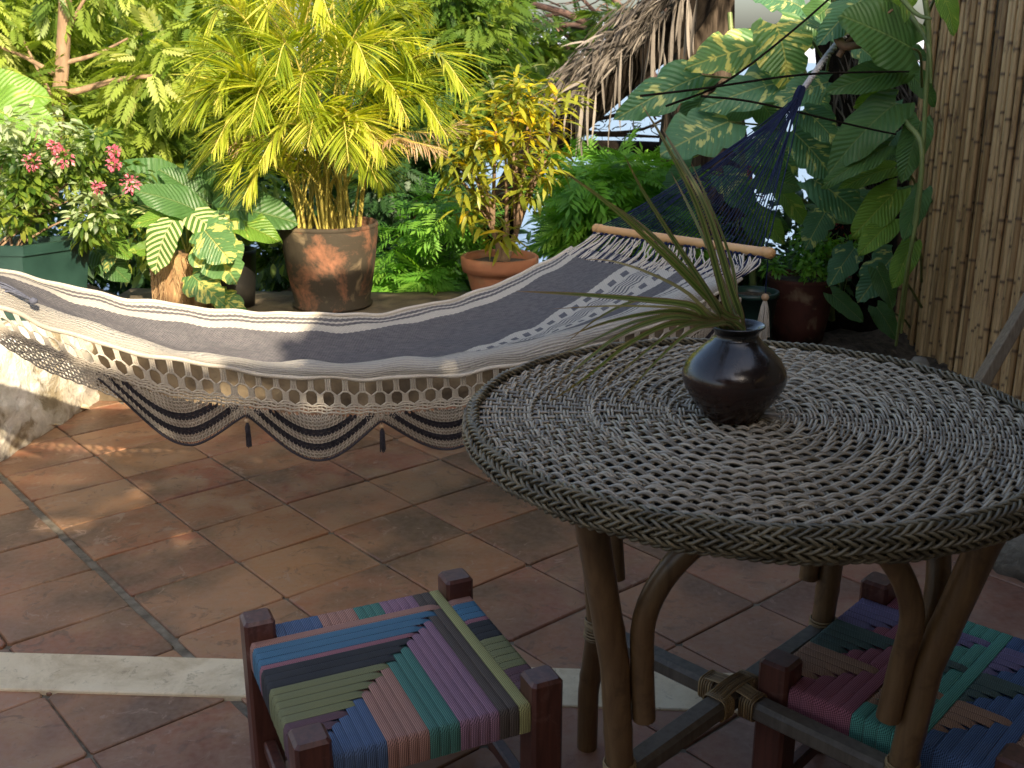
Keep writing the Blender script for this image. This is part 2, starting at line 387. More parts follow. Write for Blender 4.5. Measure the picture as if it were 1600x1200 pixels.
# planting bed ground behind the ledge and at right; and the base under the patio
def gz(X): return np.clip((X-.75)/.3,0,1)
def groundpatch(name, x0,x1,y0,y1,z,mat,nx=60,ny=40,amp=.02,slopey=None):
    X,Yg=np.meshgrid(np.linspace(x0,x1,nx),np.linspace(y0,y1,ny),indexing='ij')
    Z=z+amp*(np.sin(X*9+Yg*3)*.5+np.sin(X*4.1-Yg*7.3)*.5)+amp*.6*RS.randn(nx,ny)
    if slopey is not None: Z=Z-.19*gz(X)
    if slopey is not None: Z=Z-np.clip((Yg-slopey[0])/(slopey[1]-slopey[0]),0,1)*slopey[2]
    V=np.stack([X,Yg,Z],-1).reshape(-1,3)
    i=np.arange(nx-1)[:,None]*ny; j=np.arange(ny-1)[None,:]
    F=np.stack([i+j,i+ny+j,i+ny+j+1,i+j+1],-1).reshape(-1,4)
    b=MB(); b.add(V,F); return b.build(name,mat,None,kind='structure')
groundpatch('ground',-14,14,4.72,9.5,.22,M['soil'],120,50,.04,(5.4,8.6,2.0))
groundpatch('soil_bed',.86,2.6,4.32,4.80,.035,M['soil'],60,40,.012)
groundpatch('earth',-14,14,-9,4.72,-.06,M['soil'],60,60,.005)

# ---- patio: grout sheet and individual tiles
GI,GJ=.28,.3115; YAW=-.862; X0,Y0=-1.754,3.401
ci,si=math.cos(YAW),math.sin(YAW)
def grid(i,j):
    gj=j*GJ + (0.0 if j>=0 else -.018)
    gi=i*GI
    return X0+gi*ci-gj*si, Y0+gi*si+gj*ci
mb=MB(); mb.add([(-4,-1.2,-.008),(3.4,-1.2,-.008),(3.4,4.6,-.008),(-4,4.6,-.008)],[[0,1,2,3]])
floor=mb.build('floor',M['grout'],None,smooth=False,kind='structure')
variants=[]
for k in range(7):
    b=MB(); hx,hy=GI/2-.0032,GJ/2-.0032
    rs=np.random.RandomState(k+3); pts=[]
    c=.0025+rs.rand(4)*.006
    cor=[(-1,-1),(1,-1),(1,1),(-1,1)]
    def ringp(inset,z):
        out=[]
        for q,(a_,b_) in enumerate(cor):
            x,y=a_*(hx-inset),b_*(hy-inset); cc=c[q]
            if q in (0,2): p1=(x,y-b_*cc); p2=(x-a_*cc,y)
            else: p1=(x-a_*cc,y); p2=(x,y-b_*cc)
            out+= [(*p1,z),(*p2,z)]
        return out
    r0=np.array(ringp(0,-.012)); r1=np.array(ringp(.0005,-.0025)); r2=np.array(ringp(.003,0))
    jit=(rs.rand(8,2)-.5)*.004; r1[:,:2]+=jit; r2[:,:2]+=jit
    V=np.vstack([r0,r1,r2]); F=[]
    for L in range(2):
        for q in range(8): F.append([L*8+q,L*8+(q+1)%8,L*8+8+(q+1)%8,L*8+8+q])
    b.add(V,F); b.add(r2,[list(range(8))]); variants.append(b.mesh('tile',M['tile'],False))
SA,SB=(-.0,2.155),None
def stripe_y(x): return 2.118-.052*x     # centre line of the pale band
SW=.152
nt_=0
for i in range(-9,24):
    for j in range(-8,14):
        x,y=grid(i+.5,j+.5)
        if y>4.35 or y<.75 or abs(x)>y*.52+.75: continue
        if y>4.28: continue
        dy=y-stripe_y(x)
        if j<0: x+=ci*.05; y+=si*.05
        o_=link('tile',variants[random.randrange(7)],floor)
        o_.location=(x,y,random.uniform(-.0018,.0012)); fl=random.choice([0,PI])
        o_.rotation_euler=(random.gauss(0,.0035),random.gauss(0,.0035),YAW+fl+random.gauss(0,.006)); nt_+=1
b=MB(); segs=[(-2.6,-1.35),(-1.35,-.15),(-.15,.95),(.95,2.2)]
for (a,c_) in segs:
    b=MB(); xm=(a+c_)/2; L=(c_-a)-.004; ang=math.atan(-.052)
    Rm=[[math.cos(ang),-math.sin(ang),0],[math.sin(ang),math.cos(ang),0],[0,0,1]]
    add_box(b,(xm,stripe_y(xm),-.002),(L,SW,.018),Rm,0,.0025)
    b.build('kerb_slab',M['stripe'],floor,smooth=False)

# ---- raised ledge behind the hammock
def rough_wall(name,pts,h,thick,mat,label,cat,amp=.012,n=26,nz=10,round_=.05):
    """closed wall following a plan line (outer side faces right-hand normal), rounded top edge"""
    P=smooth_path(np.array([(p[0],p[1],0) for p in pts]),n)[:,:2]
    T=nrm(np.gradient(P,axis=0)); Nn=np.stack([T[:,1],-T[:,0]],1)
    prof=[]
    for k in range(nz+1): prof.append((0,h*k/nz*(1-round_/h)))
    for a in np.linspace(0,PI/2,5)[1:]: prof.append((-round_*(1-math.cos(a)),h-round_+round_*math.sin(a)))
    for q in np.linspace(.15,1,6): prof.append((-thick*q-round_*(1-q),h))
    prof.append((-thick,0)); prof=np.array(prof); m=len(prof)
    V=np.zeros((n,m,3))
    for k in range(m):
        a=amp*(np.sin(np.arange(n)*1.9+k*1.3)*.5+RS.randn(n)*.5)
        V[:,k,:2]=P+Nn*(prof[k,0]+a)[:,None]; V[:,k,2]=prof[k,1]+(a*.4 if 0<k<m-1 else 0)
    i=np.arange(n-1)[:,None]*m; j=np.arange(m-1)[None,:]
    F=np.stack([i+j,i+m+j,i+m+j+1,i+j+1],-1).reshape(-1,4)
    b=MB(); b.add(V.reshape(-1,3),F); b.add(V[0],[list(range(m))[::-1]]); b.add(V[-1],[list(range(m))])
    return b.build(name,mat,None,label=label,cat=cat)
rough_wall('garden_ledge',[(-1.80,4.26),(-.9,4.17),(0,4.19),(.86,4.22)],.375,.52,M['ledge'],
           'long low brown stone ledge behind the hammock, carrying the plant pots','ledge',.010,60)
rough_wall('low_wall',[(-2.0,1.9),(-1.90,2.9),(-1.83,3.6),(-1.78,4.0),(-1.74,4.34)],.40,.42,M['plaster'],
           'rounded whitewashed low wall with peeling stained plaster, left of the hammock','wall',.008,50,14,.07)

# ------------------------------------------------------------------ bamboo fence on the right
fence=thing('bamboo_fence','tall screen of upright split bamboo canes along the right edge','fence',(2.0,4.3,0))
b=MB(); add_box(b,(.06,-.3,1.1),(.03,2.9,2.3)); b.build('backing',M['plank'],fence)
for z_ in (.5,1.5):
    b=MB(); add_tube(b,[(.028,-1.7,z_),(.028,1.1,z_)],.014,8); b.build('rail',M['cane'],fence)
canes=[]
for k in range(6):
    b=MB(); zz=[0]; 
    rs=np.random.RandomState(40+k)
    rad=.0115+rs.rand()*.003
    node=[]; z=rs.uniform(.02,.2)
    while z<2.3: node.append(z); z+=rs.uniform(.20,.30)
    zs=[0];rr=[rad];dk=[0]
    for z in node:
        zs+= [z-.012,z-.004,z,z+.005,z+.014]; rr+=[rad,rad*1.02,rad*1.10,rad*.98,rad]; dk+=[0,.3,.9,1,0]
    zs.append(2.38); rr.append(rad); dk.append(0)
    P=np.stack([.002*np.sin(np.array(zs)*2+k),.004*np.sin(np.array(zs)*1.3+2*k),np.array(zs)],1)
    V,F,uv=tube(P,np.array(rr),9,ref=np.array([1.,0,0])); b.add(V,F,0,np.repeat(dk,9),uv)
    canes.append(b.mesh('cane',M['cane']))
y=-1.75; k=0
while y<1.05:
    c_=link('cane',canes[random.randrange(6)],fence); sc=random.uniform(.75,1.12)
    c_.location=(random.uniform(-.012,.008),y,random.uniform(-.05,.0)); c_.scale=(sc,sc,1)
    c_.rotation_euler=(random.gauss(.0,.011),random.gauss(0,.006),random.uniform(0,6))
    if random.random()<.07: y+=.010
    y+=.0245*sc+random.uniform(.0005,.005)

# added unseen roof over the seating, its outline cut to shape the shade
roof=thing('added_shade_roof','unseen plank roof added above the frame, its gaps cut to shape shade and sun spots','roof',(0,0,0))
RZ=2.62; CS=.05; sk_=np.array([tosun.x,tosun.y])/tosun.z
rx=np.arange(-3.2,4.2,CS); ry=np.arange(-3.4,2.5,CS)
RX,RY=np.meshgrid(rx,ry,indexing='ij')
edge_=np.interp(RX,[-.6,-.45,.1,.45,.75,1.0],[-.62,-1.0,-1.05,-.98,-.92,-.35])+.04*np.sin(RX*9)+.03*np.sin(RX*23+1)
mask=(RY<edge_)|((RX>1.02+.10*np.sin(RY*6)+.05*np.sin(RY*17)+.25*(RY+.2))&(RY<1.1))|((RX>1.45)&(RY<2.4)&(RY>0))|((RX>.50+.06*np.sin(RY*15))&(RX<1.2)&(RY>.08)&(RY<.62+.08*np.sin(RX*14)))|((RX>.02)&(RX<1.2)&(RY>-.27+.04*np.sin(RX*11))&(RY<.30))  # patches projected back along the sun to shade hammock, ledge and pot
def sun_spot_hole(px_,py_,lx,ly,z=0.0):
    g=at(px_,py_,1.0)-np.array([0,0,CAMH]); g=np.array([0,0,CAMH])+g*(CAMH-z)/(-g[2]); h=g[:2]+sk_*(RZ-z)
    tb_=g[:2]+sk_*(.82-z)
    if math.hypot(tb_[0]-.397,tb_[1]-1.657)<.56: return
    lx*=1.5; ly*=1.7
    m_=(np.abs(RX-h[0])<lx)&(np.abs(RY-h[1])<ly); mask[m_]=False
for hx_ in ((640,735,.04,.04),(585,838,.05,.05),(310,866,.07,.02),(455,884,.10,.02),(450,895,.06,.02),(660,887,.10,.02),(690,815,.08,.02),(20,893,.06,.02),(575,725,.03,.03),(480,760,.05,.03),(60,760,.10,.03),(560,700,.04,.03),(180,800,.05,.03),(720,860,.05,.02),(400,735,.04,.03),(330,905,.05,.02),(150,880,.08,.02),(245,845,.05,.02),(80,835,.06,.03),(420,950,.05,.02),(215,770,.04,.03),(300,745,.05,.02)): sun_spot_hole(*hx_)  # holes added in the roof to throw sun spots on the floor
g_=at(390,574,2.64); h_=g_[:2]+sk_*(RZ-g_[2]); mask[(np.abs(RX-h_[0])<.15)&(np.abs(RY-h_[1])<.09)]=False  # opening cut so sun reaches the hammock roll
X1=RX[mask];Y1=RY[mask];n_=len(X1); b=MB()
for zz_,fl_ in ((RZ,False),(RZ+.05,True)):
    V=np.stack([np.stack([X1,Y1,0*X1+zz_],1),np.stack([X1+CS,Y1,0*X1+zz_],1),np.stack([X1+CS,Y1+CS,0*X1+zz_],1),np.stack([X1,Y1+CS,0*X1+zz_],1)],1).reshape(-1,3)
    F=np.arange(n_*4).reshape(-1,4); b.add(V,F if fl_ else F[:,::-1])
b.build('shade_deck',M['plank'],roof,smooth=False)
for x_ in (1.35,2.4):
    b=MB(); add_tube(b,[(x_,-3,RZ-.06),(x_,1.05 if x_<1.4 else 2.4,RZ-.06)],.045,10); b.build('rafter',M['bark_brown'],roof)
b=MB(); add_box(b,(.4,-3.0,1.25),(6.4,.15,2.5)); b.build('house_wall',simple('ochre_plaster',(.45,.33,.22),(.52,.40,.28),6,.9),None,label='plain house wall behind the viewer, under the roof',cat='wall')
b=MB(); add_box(b,(2.75,.4,1.25),(.15,5.2,2.5)); b.build('side_wall',simple('ochre_plaster_side',(.40,.30,.20),(.48,.37,.26),6,.9),None,label='plain side wall of the veranda, right of the table',cat='wall')

# low stone block right of the table
b=MB(); V,F,uv=lathe([(0.001,0),(.30,0),(.31,.1),(.29,.25),(.27,.36),(.22,.41),(.001,.42)],28,.06,1); V=V*[1,.8,1]+RS.randn(len(V),1)*.006; b.add(V,F,0,None,uv)
b.build('stone_block',M['lichen'],None,label='low weathered stone block beside the right of the wicker table',cat='stone block').location=(1.66,2.75,-.01)
p=at(1441,586,4.62)
b=MB(); V,F,uv=lathe([(0.001,0),(.03,.002),(.046,.03),(.044,.06),(.028,.085),(.001,.092)],18,.05,2); b.add(V,F,0,None,uv)
b.build('round_stone',M['rock'],None,label='round grey stone at the foot of the bamboo fence',cat='stone').location=(p[0]-.02,4.62,0.0)
# leaning plank
a_=at(1520,620,3.35); c_=at(1640,415,3.45); d=a_-c_; tt=(c_[2])/(c_[2]-a_[2]); foot=c_+d*tt
b=MB(); L=np.linalg.norm(c_-foot); Fm=frame(c_-foot,(0,1,0)); b2=Fm[:,[0,2,1]]; add_box(b,(c_+foot)/2,(.038,.05,L),b2,0,.003)
b.build('leaning_pole',M['plank'],None,smooth=False,label='square grey wooden pole leaning in front of the bamboo fence',cat='pole')

# ------------------------------------------------------------------ pots
def pot(name,prof,mat,label,loc,rotz=0,soil=None,cat='plant pot',wob=.004,n=48,rim=None):
    t=thing(name,label,cat,loc,rotz)
    b=MB(); V,F,uv=lathe(prof,n,wob,1); b.add(V,F,0,None,uv); b.build('body',mat,t)
    if rim is not None:
        b=MB(); V,F,uv=lathe(rim,n,wob,1); b.add(V,F,0,None,uv); b.build('rim',mat,t)
    if soil:
        b=MB(); r,z=soil; V,F,uv=lathe([(.001,z+.01),(r*.5,z+.006),(r,z)],24,.0); V[:,2]+=RS.randn(len(V))*.003; b.add(V,F,0,None,uv); b.build('potting_soil',M['soil'],t)
    return t
# tall mossy pot of the palm
pp=at(515,487,4.33)
PALM=np.array([at(514,355,4.42)[0],4.42,.375])
pot('terracotta_pot',[(.001,0),(.155,0),(.168,.006),(.170,.016),(.158,.020),(.172,.09),(.186,.18),(.197,.27),(.203,.31),(.203,.338)],M['pot_moss'],
    'tall terracotta pot with black moss stains, holding the yellow-green palm',PALM,.6,(.19,.318),
    rim=[(.203,.3381),(.206,.342),(.206,.352),(.200,.357),(.190,.352),(.186,.31)])
CRO=np.array([at(781,400,4.55)[0],4.55,.34])
pot('terracotta_pot',[(.001,0),(.10,0),(.125,.08),(.148,.165)],M['pot_clay'],
    'orange terracotta pot with a pale banded rim, holding the yellow croton',CRO,1.0,(.14,.195),
    rim=[(.150,.163),(.163,.163),(.168,.19),(.170,.222),(.162,.228),(.150,.222),(.145,.19)])
RP=np.array([at(1250,470,5.15)[0],5.15,.04])
pot('dark_red_pot',[(.001,0),(.125,0),(.14,.1),(.155,.22),(.163,.29),(.170,.30),(.170,.318),(.158,.318),(.150,.28)],M['pot_red'],
    'dark red pot of small red-flowering bushes left of the bamboo fence',RP,0,(.15,.29))
GP=np.array([at(1176,470,4.95)[0],4.95,.04])
pot('green_pot',[(.001,0),(.085,0),(.10,.12),(.115,.26),(.122,.26),(.122,.285),(.110,.285),(.105,.25)],M['plastic_green'],
    'dark green plastic pot with a pale rim behind the hammock tassel',GP,0,(.105,.26))
BP=np.array([at(362,420,4.42)[0],4.42,.375])
pot('black_pot',[(.001,0),(.085,0),(.095,.1),(.105,.22),(.108,.24),(.100,.24),(.095,.2)],M['plastic_black'],
    'black plastic pot between the fibrous stump and the palm pot',BP,0,(.095,.22))
ST=np.array([at(285,430,4.30)[0],4.30,.375])
b=MB(); V,F,uv=lathe([(.001,0),(.105,0),(.115,.06),(.108,.13),(.098,.19),(.09,.235),(.06,.25),(.001,.245)],40,.05,2)
ang=np.arctan2(V[:,1],V[:,0]); V[:,:2]*=(1+.05*np.sin(ang*9)+.03*np.sin(ang*17+V[:,2]*20))[:,None]; b.add(V,F,0,None,uv)
stump=thing('fibrous_stump','split brown fibrous stump used as a planter, with hanging dry roots','planter',ST)
b.build('stump_body',M['stump'],stump)
b=MB()
for k in range(150):
    a=random.uniform(0,2*PI); r=.10; z=random.uniform(.16,.25); L=random.uniform(.05,.2)
    q=np.array([[r*math.cos(a)*.8,r*math.sin(a)*.8,z],[r*1.15*math.cos(a),r*1.15*math.sin(a),z-.01],[r*1.25*math.cos(a+.1),r*1.25*math.sin(a+.1),z-L*.5],[r*1.2*math.cos(a+random.uniform(-.3,.3)),r*1.2*math.sin(a+.1),max(.002,z-L)]])
    add_tube(b,smooth_path(q,7),.0016,3,0,random.random(),False)
b.build('roots',attrmat('dry_roots',[(0,(.2,.11,.05)),(1,(.55,.38,.2))]),stump,kind='stuff')
# green window-box
pl=thing('green_planter','dark green rectangular plastic planter of pink flowers, left edge','planter',(0,0,0))
c0=at(42,446,4.02); c0[2]=.385
px=nrm(np.array([.62,.78,0])); pxl=nrm(np.array([-1.,.02,0]))
def planter_ring(s,z,inset=0):
    A=c0+(px+pxl)*0; L1,L2=.29,.50
    cen=c0+px*L1/2+pxl*L2/2
    q=np.array([c0,c0+px*L1,c0+px*L1+pxl*L2,c0+pxl*L2]); q=cen+(q-cen)*s; q[:,2]=c0[2]+z; return q
b=MB(); rings=[planter_ring(.84,0),planter_ring(.97,.272),planter_ring(1.03,.273),planter_ring(1.045,.312),planter_ring(.99,.314),planter_ring(.93,.25)]
V=np.vstack(rings); F=[]
for L in range(5):
    for q in range(4): F.append([L*4+q,L*4+(q+1)%4,L*4+4+(q+1)%4,L*4+4+q])
b.add(V,F); b.add(rings[0],[[3,2,1,0]]); b.build('box',M['plastic_green'],pl,smooth=False)
b=MB(); b.add(planter_ring(.95,.27),[[0,1,2,3]]); b.build('potting_soil',M['soil'],pl)

# ------------------------------------------------------------------ HAMMOCK
ham=thing('hammock','grey and white striped cotton hammock with crocheted scalloped fringe','hammock',(-.3,2.9,.45))
HO=np.array([-.3,2.9,.45])
def hb(mb,name,mats,parent=None,**kw):
    for k in range(len(mb.V)): mb.V[k]=mb.V[k]-HO
    return mb.build(name,mats,ham if parent is None else parent,**kw)
# rails in space: far edge F, front roll top T, front roll bottom B  (left -> right)
far =[(-160,385,2.35),(0,420,2.58),(130,455,2.76),(300,480,2.93),(480,492,3.05),(620,486,3.14),(760,452,3.27),(860,405,3.39),(927,366,3.46)]
top =[(-160,395,2.10),(0,449,2.28),(95,486,2.42),(200,524,2.52),(310,550,2.60),(440,564,2.66),(600,563,2.70),(760,545,2.74),(900,513,2.78),(1050,467,2.83),(1203,402,2.90)]
bot =[(-160,425,2.07),(0,480,2.25),(95,517,2.38),(200,548,2.48),(310,569,2.56),(440,586,2.62),(600,592,2.665),(760,578,2.70),(900,547,2.75),(1050,497,2.81),(1203,404,2.885)]
NU=150
def rail(L): return smooth_path(np.array([at(*p) for p in L]),NU)
def arc_resample(P,n=NU):
    s=np.r_[0,np.cumsum(np.linalg.norm(np.diff(P,axis=0),axis=1))]; q=np.linspace(0,s[-1],n)
    return np.stack([np.interp(q,s,P[:,k]) for k in range(3)],1), s[-1]
Fr,_=arc_resample(rail(far)); Tr,_=arc_resample(rail(top)); Br,LB=arc_resample(rail(bot))
VV=np.r_[np.linspace(0,.83,44),np.linspace(.84,1,12)]
G=np.zeros((NU,len(VV),3)); uu=np.linspace(0,1,NU)
for k,v in enumerate(VV):
    endf=np.clip((1-uu)/.22,0,1)**.8            # sag vanishes at the bar
    sag=np.clip((Fr[:,2]+Tr[:,2])/2-(Br[:,2]-.022),.01,.3)*endf*np.interp(uu,[0,.10,.32],[.12,.3,1])
    if v<=.83:
        q=v/.83
        # far wall hangs, bottom, comes up to the roll; bowl profile
        shape=(math.sin(PI*q**.85))
        P=Fr*(1-q)+Tr*q; P[:,2]-=sag*shape
        G[:,k]=P
    else:
        q=(v-.83)/.17; P=Tr*(1-q)+Br*q
        bul=.018*math.sin(PI*q)*(.3+.7*endf)
        P[:,1]-=bul*1.0; P[:,2]+=bul*.8*(1-q)
        G[:,k]=P
_q=np.random.RandomState(2); _w=sum((_q.rand()*.5+.5)*np.sin(uu[:,None]*f1+VV[None,:]*f2+_q.rand()*6) for f1,f2 in ((38,14),(71,-9),(23,31),(110,22),(55,-37)))
G[:,:,2]+=.0021*_w; G[:,:,1]+=.0015*_w
G+= (np.sin(uu*60)[:,None,None]*np.sin(VV*9)[None,:,None]*np.array([0,0,.0022]))
m_=len(VV); i=np.arange(NU-1)[:,None]*m_; j=np.arange(m_-1)[None,:]
Fc=np.stack([i+j,i+m_+j,i+m_+j+1,i+j+1],-1).reshape(-1,4)
gat=np.clip((.93-uu)/.40,0,1); gat=gat*gat*(3-2*gat)
VT=np.zeros((NU,m_))
for k,v in enumerate(VV):
    q=v/.83; kn=np.where(q<.10,.08*(q/.10),np.where(q<.80,.08+.275*(q-.10)/.70,.355+(.83-.355)*(q-.80)/.20)); VT[:,k]=v if v>.83 else (v*(1-gat)+kn*gat)
UVc=np.stack([np.repeat(uu,m_),VT.ravel()],1)
def clothmat():
    m,t,o=newmat('striped_hammock_cloth')
    uv=N(t,'ShaderNodeTexCoord').outputs['UV']; sp=N(t,'ShaderNodeSeparateXYZ'); t.links.new(uv,sp.inputs[0]); u,v=sp.outputs[0],sp.outputs[1]
    # ragged band borders from the weave
    tri=math_(t,'PINGPONG',math_(t,'MULTIPLY',u,130.0),.5)
    vj=math_(t,'ADD',v,math_(t,'MULTIPLY',math_(t,'SUBTRACT',tri,.25),.006))
    w_=(.64,.60,.52); g_=(.125,.122,.132)
    st=[(0,w_),(.014,g_),(.027,w_),(.035,g_),(.045,w_),(.080,g_),(.36,w_),(.61,g_),(.70,w_),(.725,g_),(.735,w_),(.755,g_),(.762,w_)]
    col=ramp(t,vj,st,'CONSTANT')
    # patterned band .42-.54 : dashes + zigzags
    dash=math_(t,'GREATER_THAN',math_(t,'FRACT',math_(t,'ADD',math_(t,'MULTIPLY',u,48.0),math_(t,'MULTIPLY',v,6.0))),.5)
    def inb(a,b_): return math_(t,'MULTIPLY',math_(t,'GREATER_THAN',v,a),math_(t,'LESS_THAN',v,b_))
    dm=math_(t,'MULTIPLY',dash,math_(t,'ADD',inb(.395,.428),inb(.552,.580)))
    zz=math_(t,'PINGPONG',math_(t,'MULTIPLY',u,44.0),.5)
    zv=math_(t,'FRACT',math_(t,'ADD',math_(t,'MULTIPLY',v,58.0),math_(t,'MULTIPLY',zz,1.6)))
    zm=math_(t,'MULTIPLY',math_(t,'GREATER_THAN',zv,.52),inb(.445,.535))
    col=mix(t,math_(t,'MAXIMUM',dm,zm),col,(.13,.13,.15))
    cx=math_(t,'MULTIPLY',u,2*PI*260.0); cy=math_(t,'MULTIPLY',v,2*PI*120.0)
    thr=math_(t,'MULTIPLY',math_(t,'SINE',cx),math_(t,'SINE',cy))
    rib=math_(t,'SINE',math_(t,'MULTIPLY',v,2*PI*75.0))
    nz=noise(t,45,4,coords(t,'Object',(1,3,3))); h=math_(t,'ADD',math_(t,'MULTIPLY',thr,.6),math_(t,'MULTIPLY',nz,.9))
    col=mix(t,math_(t,'MULTIPLY',math_(t,'ADD',thr,1.0),.17),col,(.02,.02,.02))
    col=mix(t,ramp(t,nz,[(.3,(.0,.0,.0)),(.75,(.28,.28,.28))]),col,(.36,.33,.32))
    rollm=math_(t,'GREATER_THAN',v,.80)
    rl=math_(t,'SINE',math_(t,'ADD',math_(t,'MULTIPLY',v,2*PI*62.0),math_(t,'MULTIPLY',noise(t,30,2,coords(t,'Object',(1,4,4))),5.0)))
    col=mix(t,math_(t,'MULTIPLY',rollm,math_(t,'MULTIPLY',math_(t,'GREATER_THAN',rl,.55),.42)),col,(.20,.19,.19))
    p=principled(t,None,col,.9,bump(t,math_(t,'ADD',h,math_(t,'MULTIPLY',rollm,math_(t,'MULTIPLY',rl,-.8))),.7,.003),.15)
    tr=N(t,'ShaderNodeBsdfTranslucent'); t.links.new(col,tr.inputs[0]); mx=N(t,'ShaderNodeMixShader'); mx.inputs[0].default_value=.12
    t.links.new(p,mx.inputs[1]); t.links.new(tr.outputs[0],mx.inputs[2]); t.links.new(mx.outputs[0],o.inputs[0]); return m
CE=int(NU*.962)
b=MB(); keep=Fc[(Fc[:,1]//m_)<CE]; b.add(G.reshape(-1,3),keep,0,None,UVc); hb(b,'cloth',clothmat())
# corded selvedges
b=MB(); add_tube(b,G[:CE,0],.006,8); hb(b,'selvedge',M['cotton'])
b=MB(); add_tube(b,G[:CE,-1],.006,8); hb(b,'selvedge',M['cotton'])
# ---- spreader bar
bl=at(930,357,3.46); br=at(1206,396,2.89); bd=nrm(br-bl)
L=np.linalg.norm(br-bl); s_=np.array([0,.004,.014,.03,.036,.042,.05,.06,.5,.94,.95,.956,.962,.97,.985,.996,1.]); r_=np.array([.004,.012,.0165,.0165,.013,.0165,.0165,.014,.0145,.014,.0165,.0165,.013,.0165,.0165,.012,.004])
b=MB(); add_tube(b,bl+(br-bl)*s_[:,None]*1.02-(br-bl)*.01,r_,16); hb(b,'spreader_bar',M['spreader'])
# ---- navy strings from the bar to the knot
KN=at(1247,152,3.95)
NS=44
for k in range(NS):
    q=.03+.94*k/(NS-1); a=bl+(br-bl)*q
    end=KN+np.array([random.gauss(0,.006),random.gauss(0,.006),-.02*abs(q-.5)+random.gauss(0,.004)])
    P=[a+np.array([0,-.012,-.012]),a+np.array([0,.012,.006])]
    for tq in np.linspace(.08,1,7):
        P.append(a*(1-tq)+end*tq+np.array([0,0,-.012*math.sin(PI*tq)+random.gauss(0,.0012)]))
    b=MB(); add_tube(b,smooth_path(P,16),.0020,4); hb(b,'cord',M['navy'])
b=MB(); 
for k in range(18):      # lashing where the cords gather
    z=k/17; c=KN*(1)+(np.array([.03,.05,.055]))*z-np.array([.02,.03,.04])*.6
    a=np.linspace(0,2*PI,9); r=.013+.004*math.sin(z*PI)
    d=nrm(np.array([.03,.05,.055])); U=nrm(np.cross(d,[0,0,1])); W=np.cross(d,U)
    add_tube(b,c+r*(np.cos(a)[:,None]*U+np.sin(a)[:,None]*W),.003,4,cap=False)
hb(b,'lashing',M['navy'])
# twisted rope up to the tree
RP0=KN+np.array([.008,.012,.01]); RPts=smooth_path([RP0,at(1270,118,4.12),at(1300,78,4.4),at(1345,25,4.8),at(1400,-45,5.2)],90)
Tn=nrm(np.gradient(RPts,axis=0)); U=nrm(np.cross(Tn,[0,0,1.])); W=np.cross(Tn,U)
for ph in (0,2*PI/3,4*PI/3):
    a=np.linspace(0,70,90)+ph; amp=np.linspace(.004,.010,90)[:,None]
    b=MB(); add_tube(b,RPts+amp*(np.cos(a)[:,None]*U+np.sin(a)[:,None]*W),.0075,6); hb(b,'rope_strand',M['rope'])
# ---- ends: cords between the bar and the cloth, with knots
wv=MB(); dk=MB()
for k in range(62):
    q=.02+.96*k/61; a=bl+(br-bl)*q
    vi=min(m_-1,int(q*(m_-1))); e=G[CE-1,vi]; e2=G[CE-4,vi]
    mid=(a+e)/2+np.array([0,0,-.006]); mid[:]+=bd*random.gauss(0,.006)
    knot=a*.62+mid*.38+bd*random.gauss(0,.004)
    P=smooth_path([a+[0,-.014,-.004],a+[0,-.012,-.014],knot,mid,e,e2],12)
    (dk if k%2 else wv).V; tgt=dk if k%2 else wv
    add_tube(tgt,P,.0026,4)
    if k%2: add_tube(dk,[knot-bd*.006,knot,knot+bd*.006],[.003,.0065,.003],6)
    add_tube(wv,smooth_path([knot,mid+bd*random.gauss(0,.01),e2+bd*random.gauss(0,.012)],8),.0022,4)
hb(wv,'end_cords',M['cotton'],kind='stuff'); hb(dk,'end_cords',M['navy'],kind='stuff')
# ---- crocheted fringe hung from the bottom rail
SL=np.linspace(0,LB,NU)
def scale_s(s):      # drop is gathered short at the left end
    return np.interp(s,[0,.12*LB,.30*LB,.42*LB,.8*LB,LB],[.45,.85,1.05,1.05,1.0,.8])
def fr(s,t_):
    s=np.asarray(s,float); t_=np.asarray(t_,float)
    P=np.stack([np.interp(s,SL,Br[:,k]) for k in range(3)],-1)
    k_=scale_s(s)
    wav=.010*np.sin(s*15+1)+.014*np.sin(s*5.2)
    P[...,2]-=t_*k_*.985; P[...,1]+=wav*np.clip(t_/.15,0,1.5)+.035*t_/.2
    P[...,0]+= .16*t_*np.interp(s,[0,.25*LB,.4*LB],[1.3,.6,0])
    return P
fringe=MB()
s0=.06
Bs=np.array([ (800+FPX*p[0]/(p[1]*CP-(p[2]-CAMH)*SP)) for p in Br])
s375=float(np.interp(375,Bs,SL)); s592=float(np.interp(592,Bs,SL)); PIT=(s592-s375)/8; SCOFF=s375-2*8*PIT
while SCOFF<.0: SCOFF+=8*PIT
s0=(s375%PIT)
PERC=8*PIT
ks=int((LB-.10-s0)/PIT)
T1,T2,T3=.036,.070,.098
CRD=1.4
for k in range(ks):
    s=s0+k*PIT
    for dx in (-.006,0,.006):
        add_tube(fringe,fr([s+dx,s+dx*.8,s+dx],[-.004,T1*.5,T1]),.0018*CRD,4,cap=False)
    add_tube(fringe,fr([s-PIT/2+.004,s-.007,s+.007,s+PIT/2-.004],[T1+.010,T1,T1,T1+.010]),.0019*CRD,4,cap=False)
    s2=s+PIT/2
    for dx in (-.007,-.0025,.0025,.007):
        add_tube(fringe,fr([s2+dx,s2+dx*.8,s2+dx],[T1+.009,(T1+T2)/2,T2]),.0018*CRD,4,cap=False)
    add_tube(fringe,fr([s2-PIT/2+.003,s2-.008,s2+.008,s2+PIT/2-.003],[T2+.008,T2,T2,T2+.008]),.0019*CRD,4,cap=False)
ss=np.arange(s0-.02,LB-.08,.012)
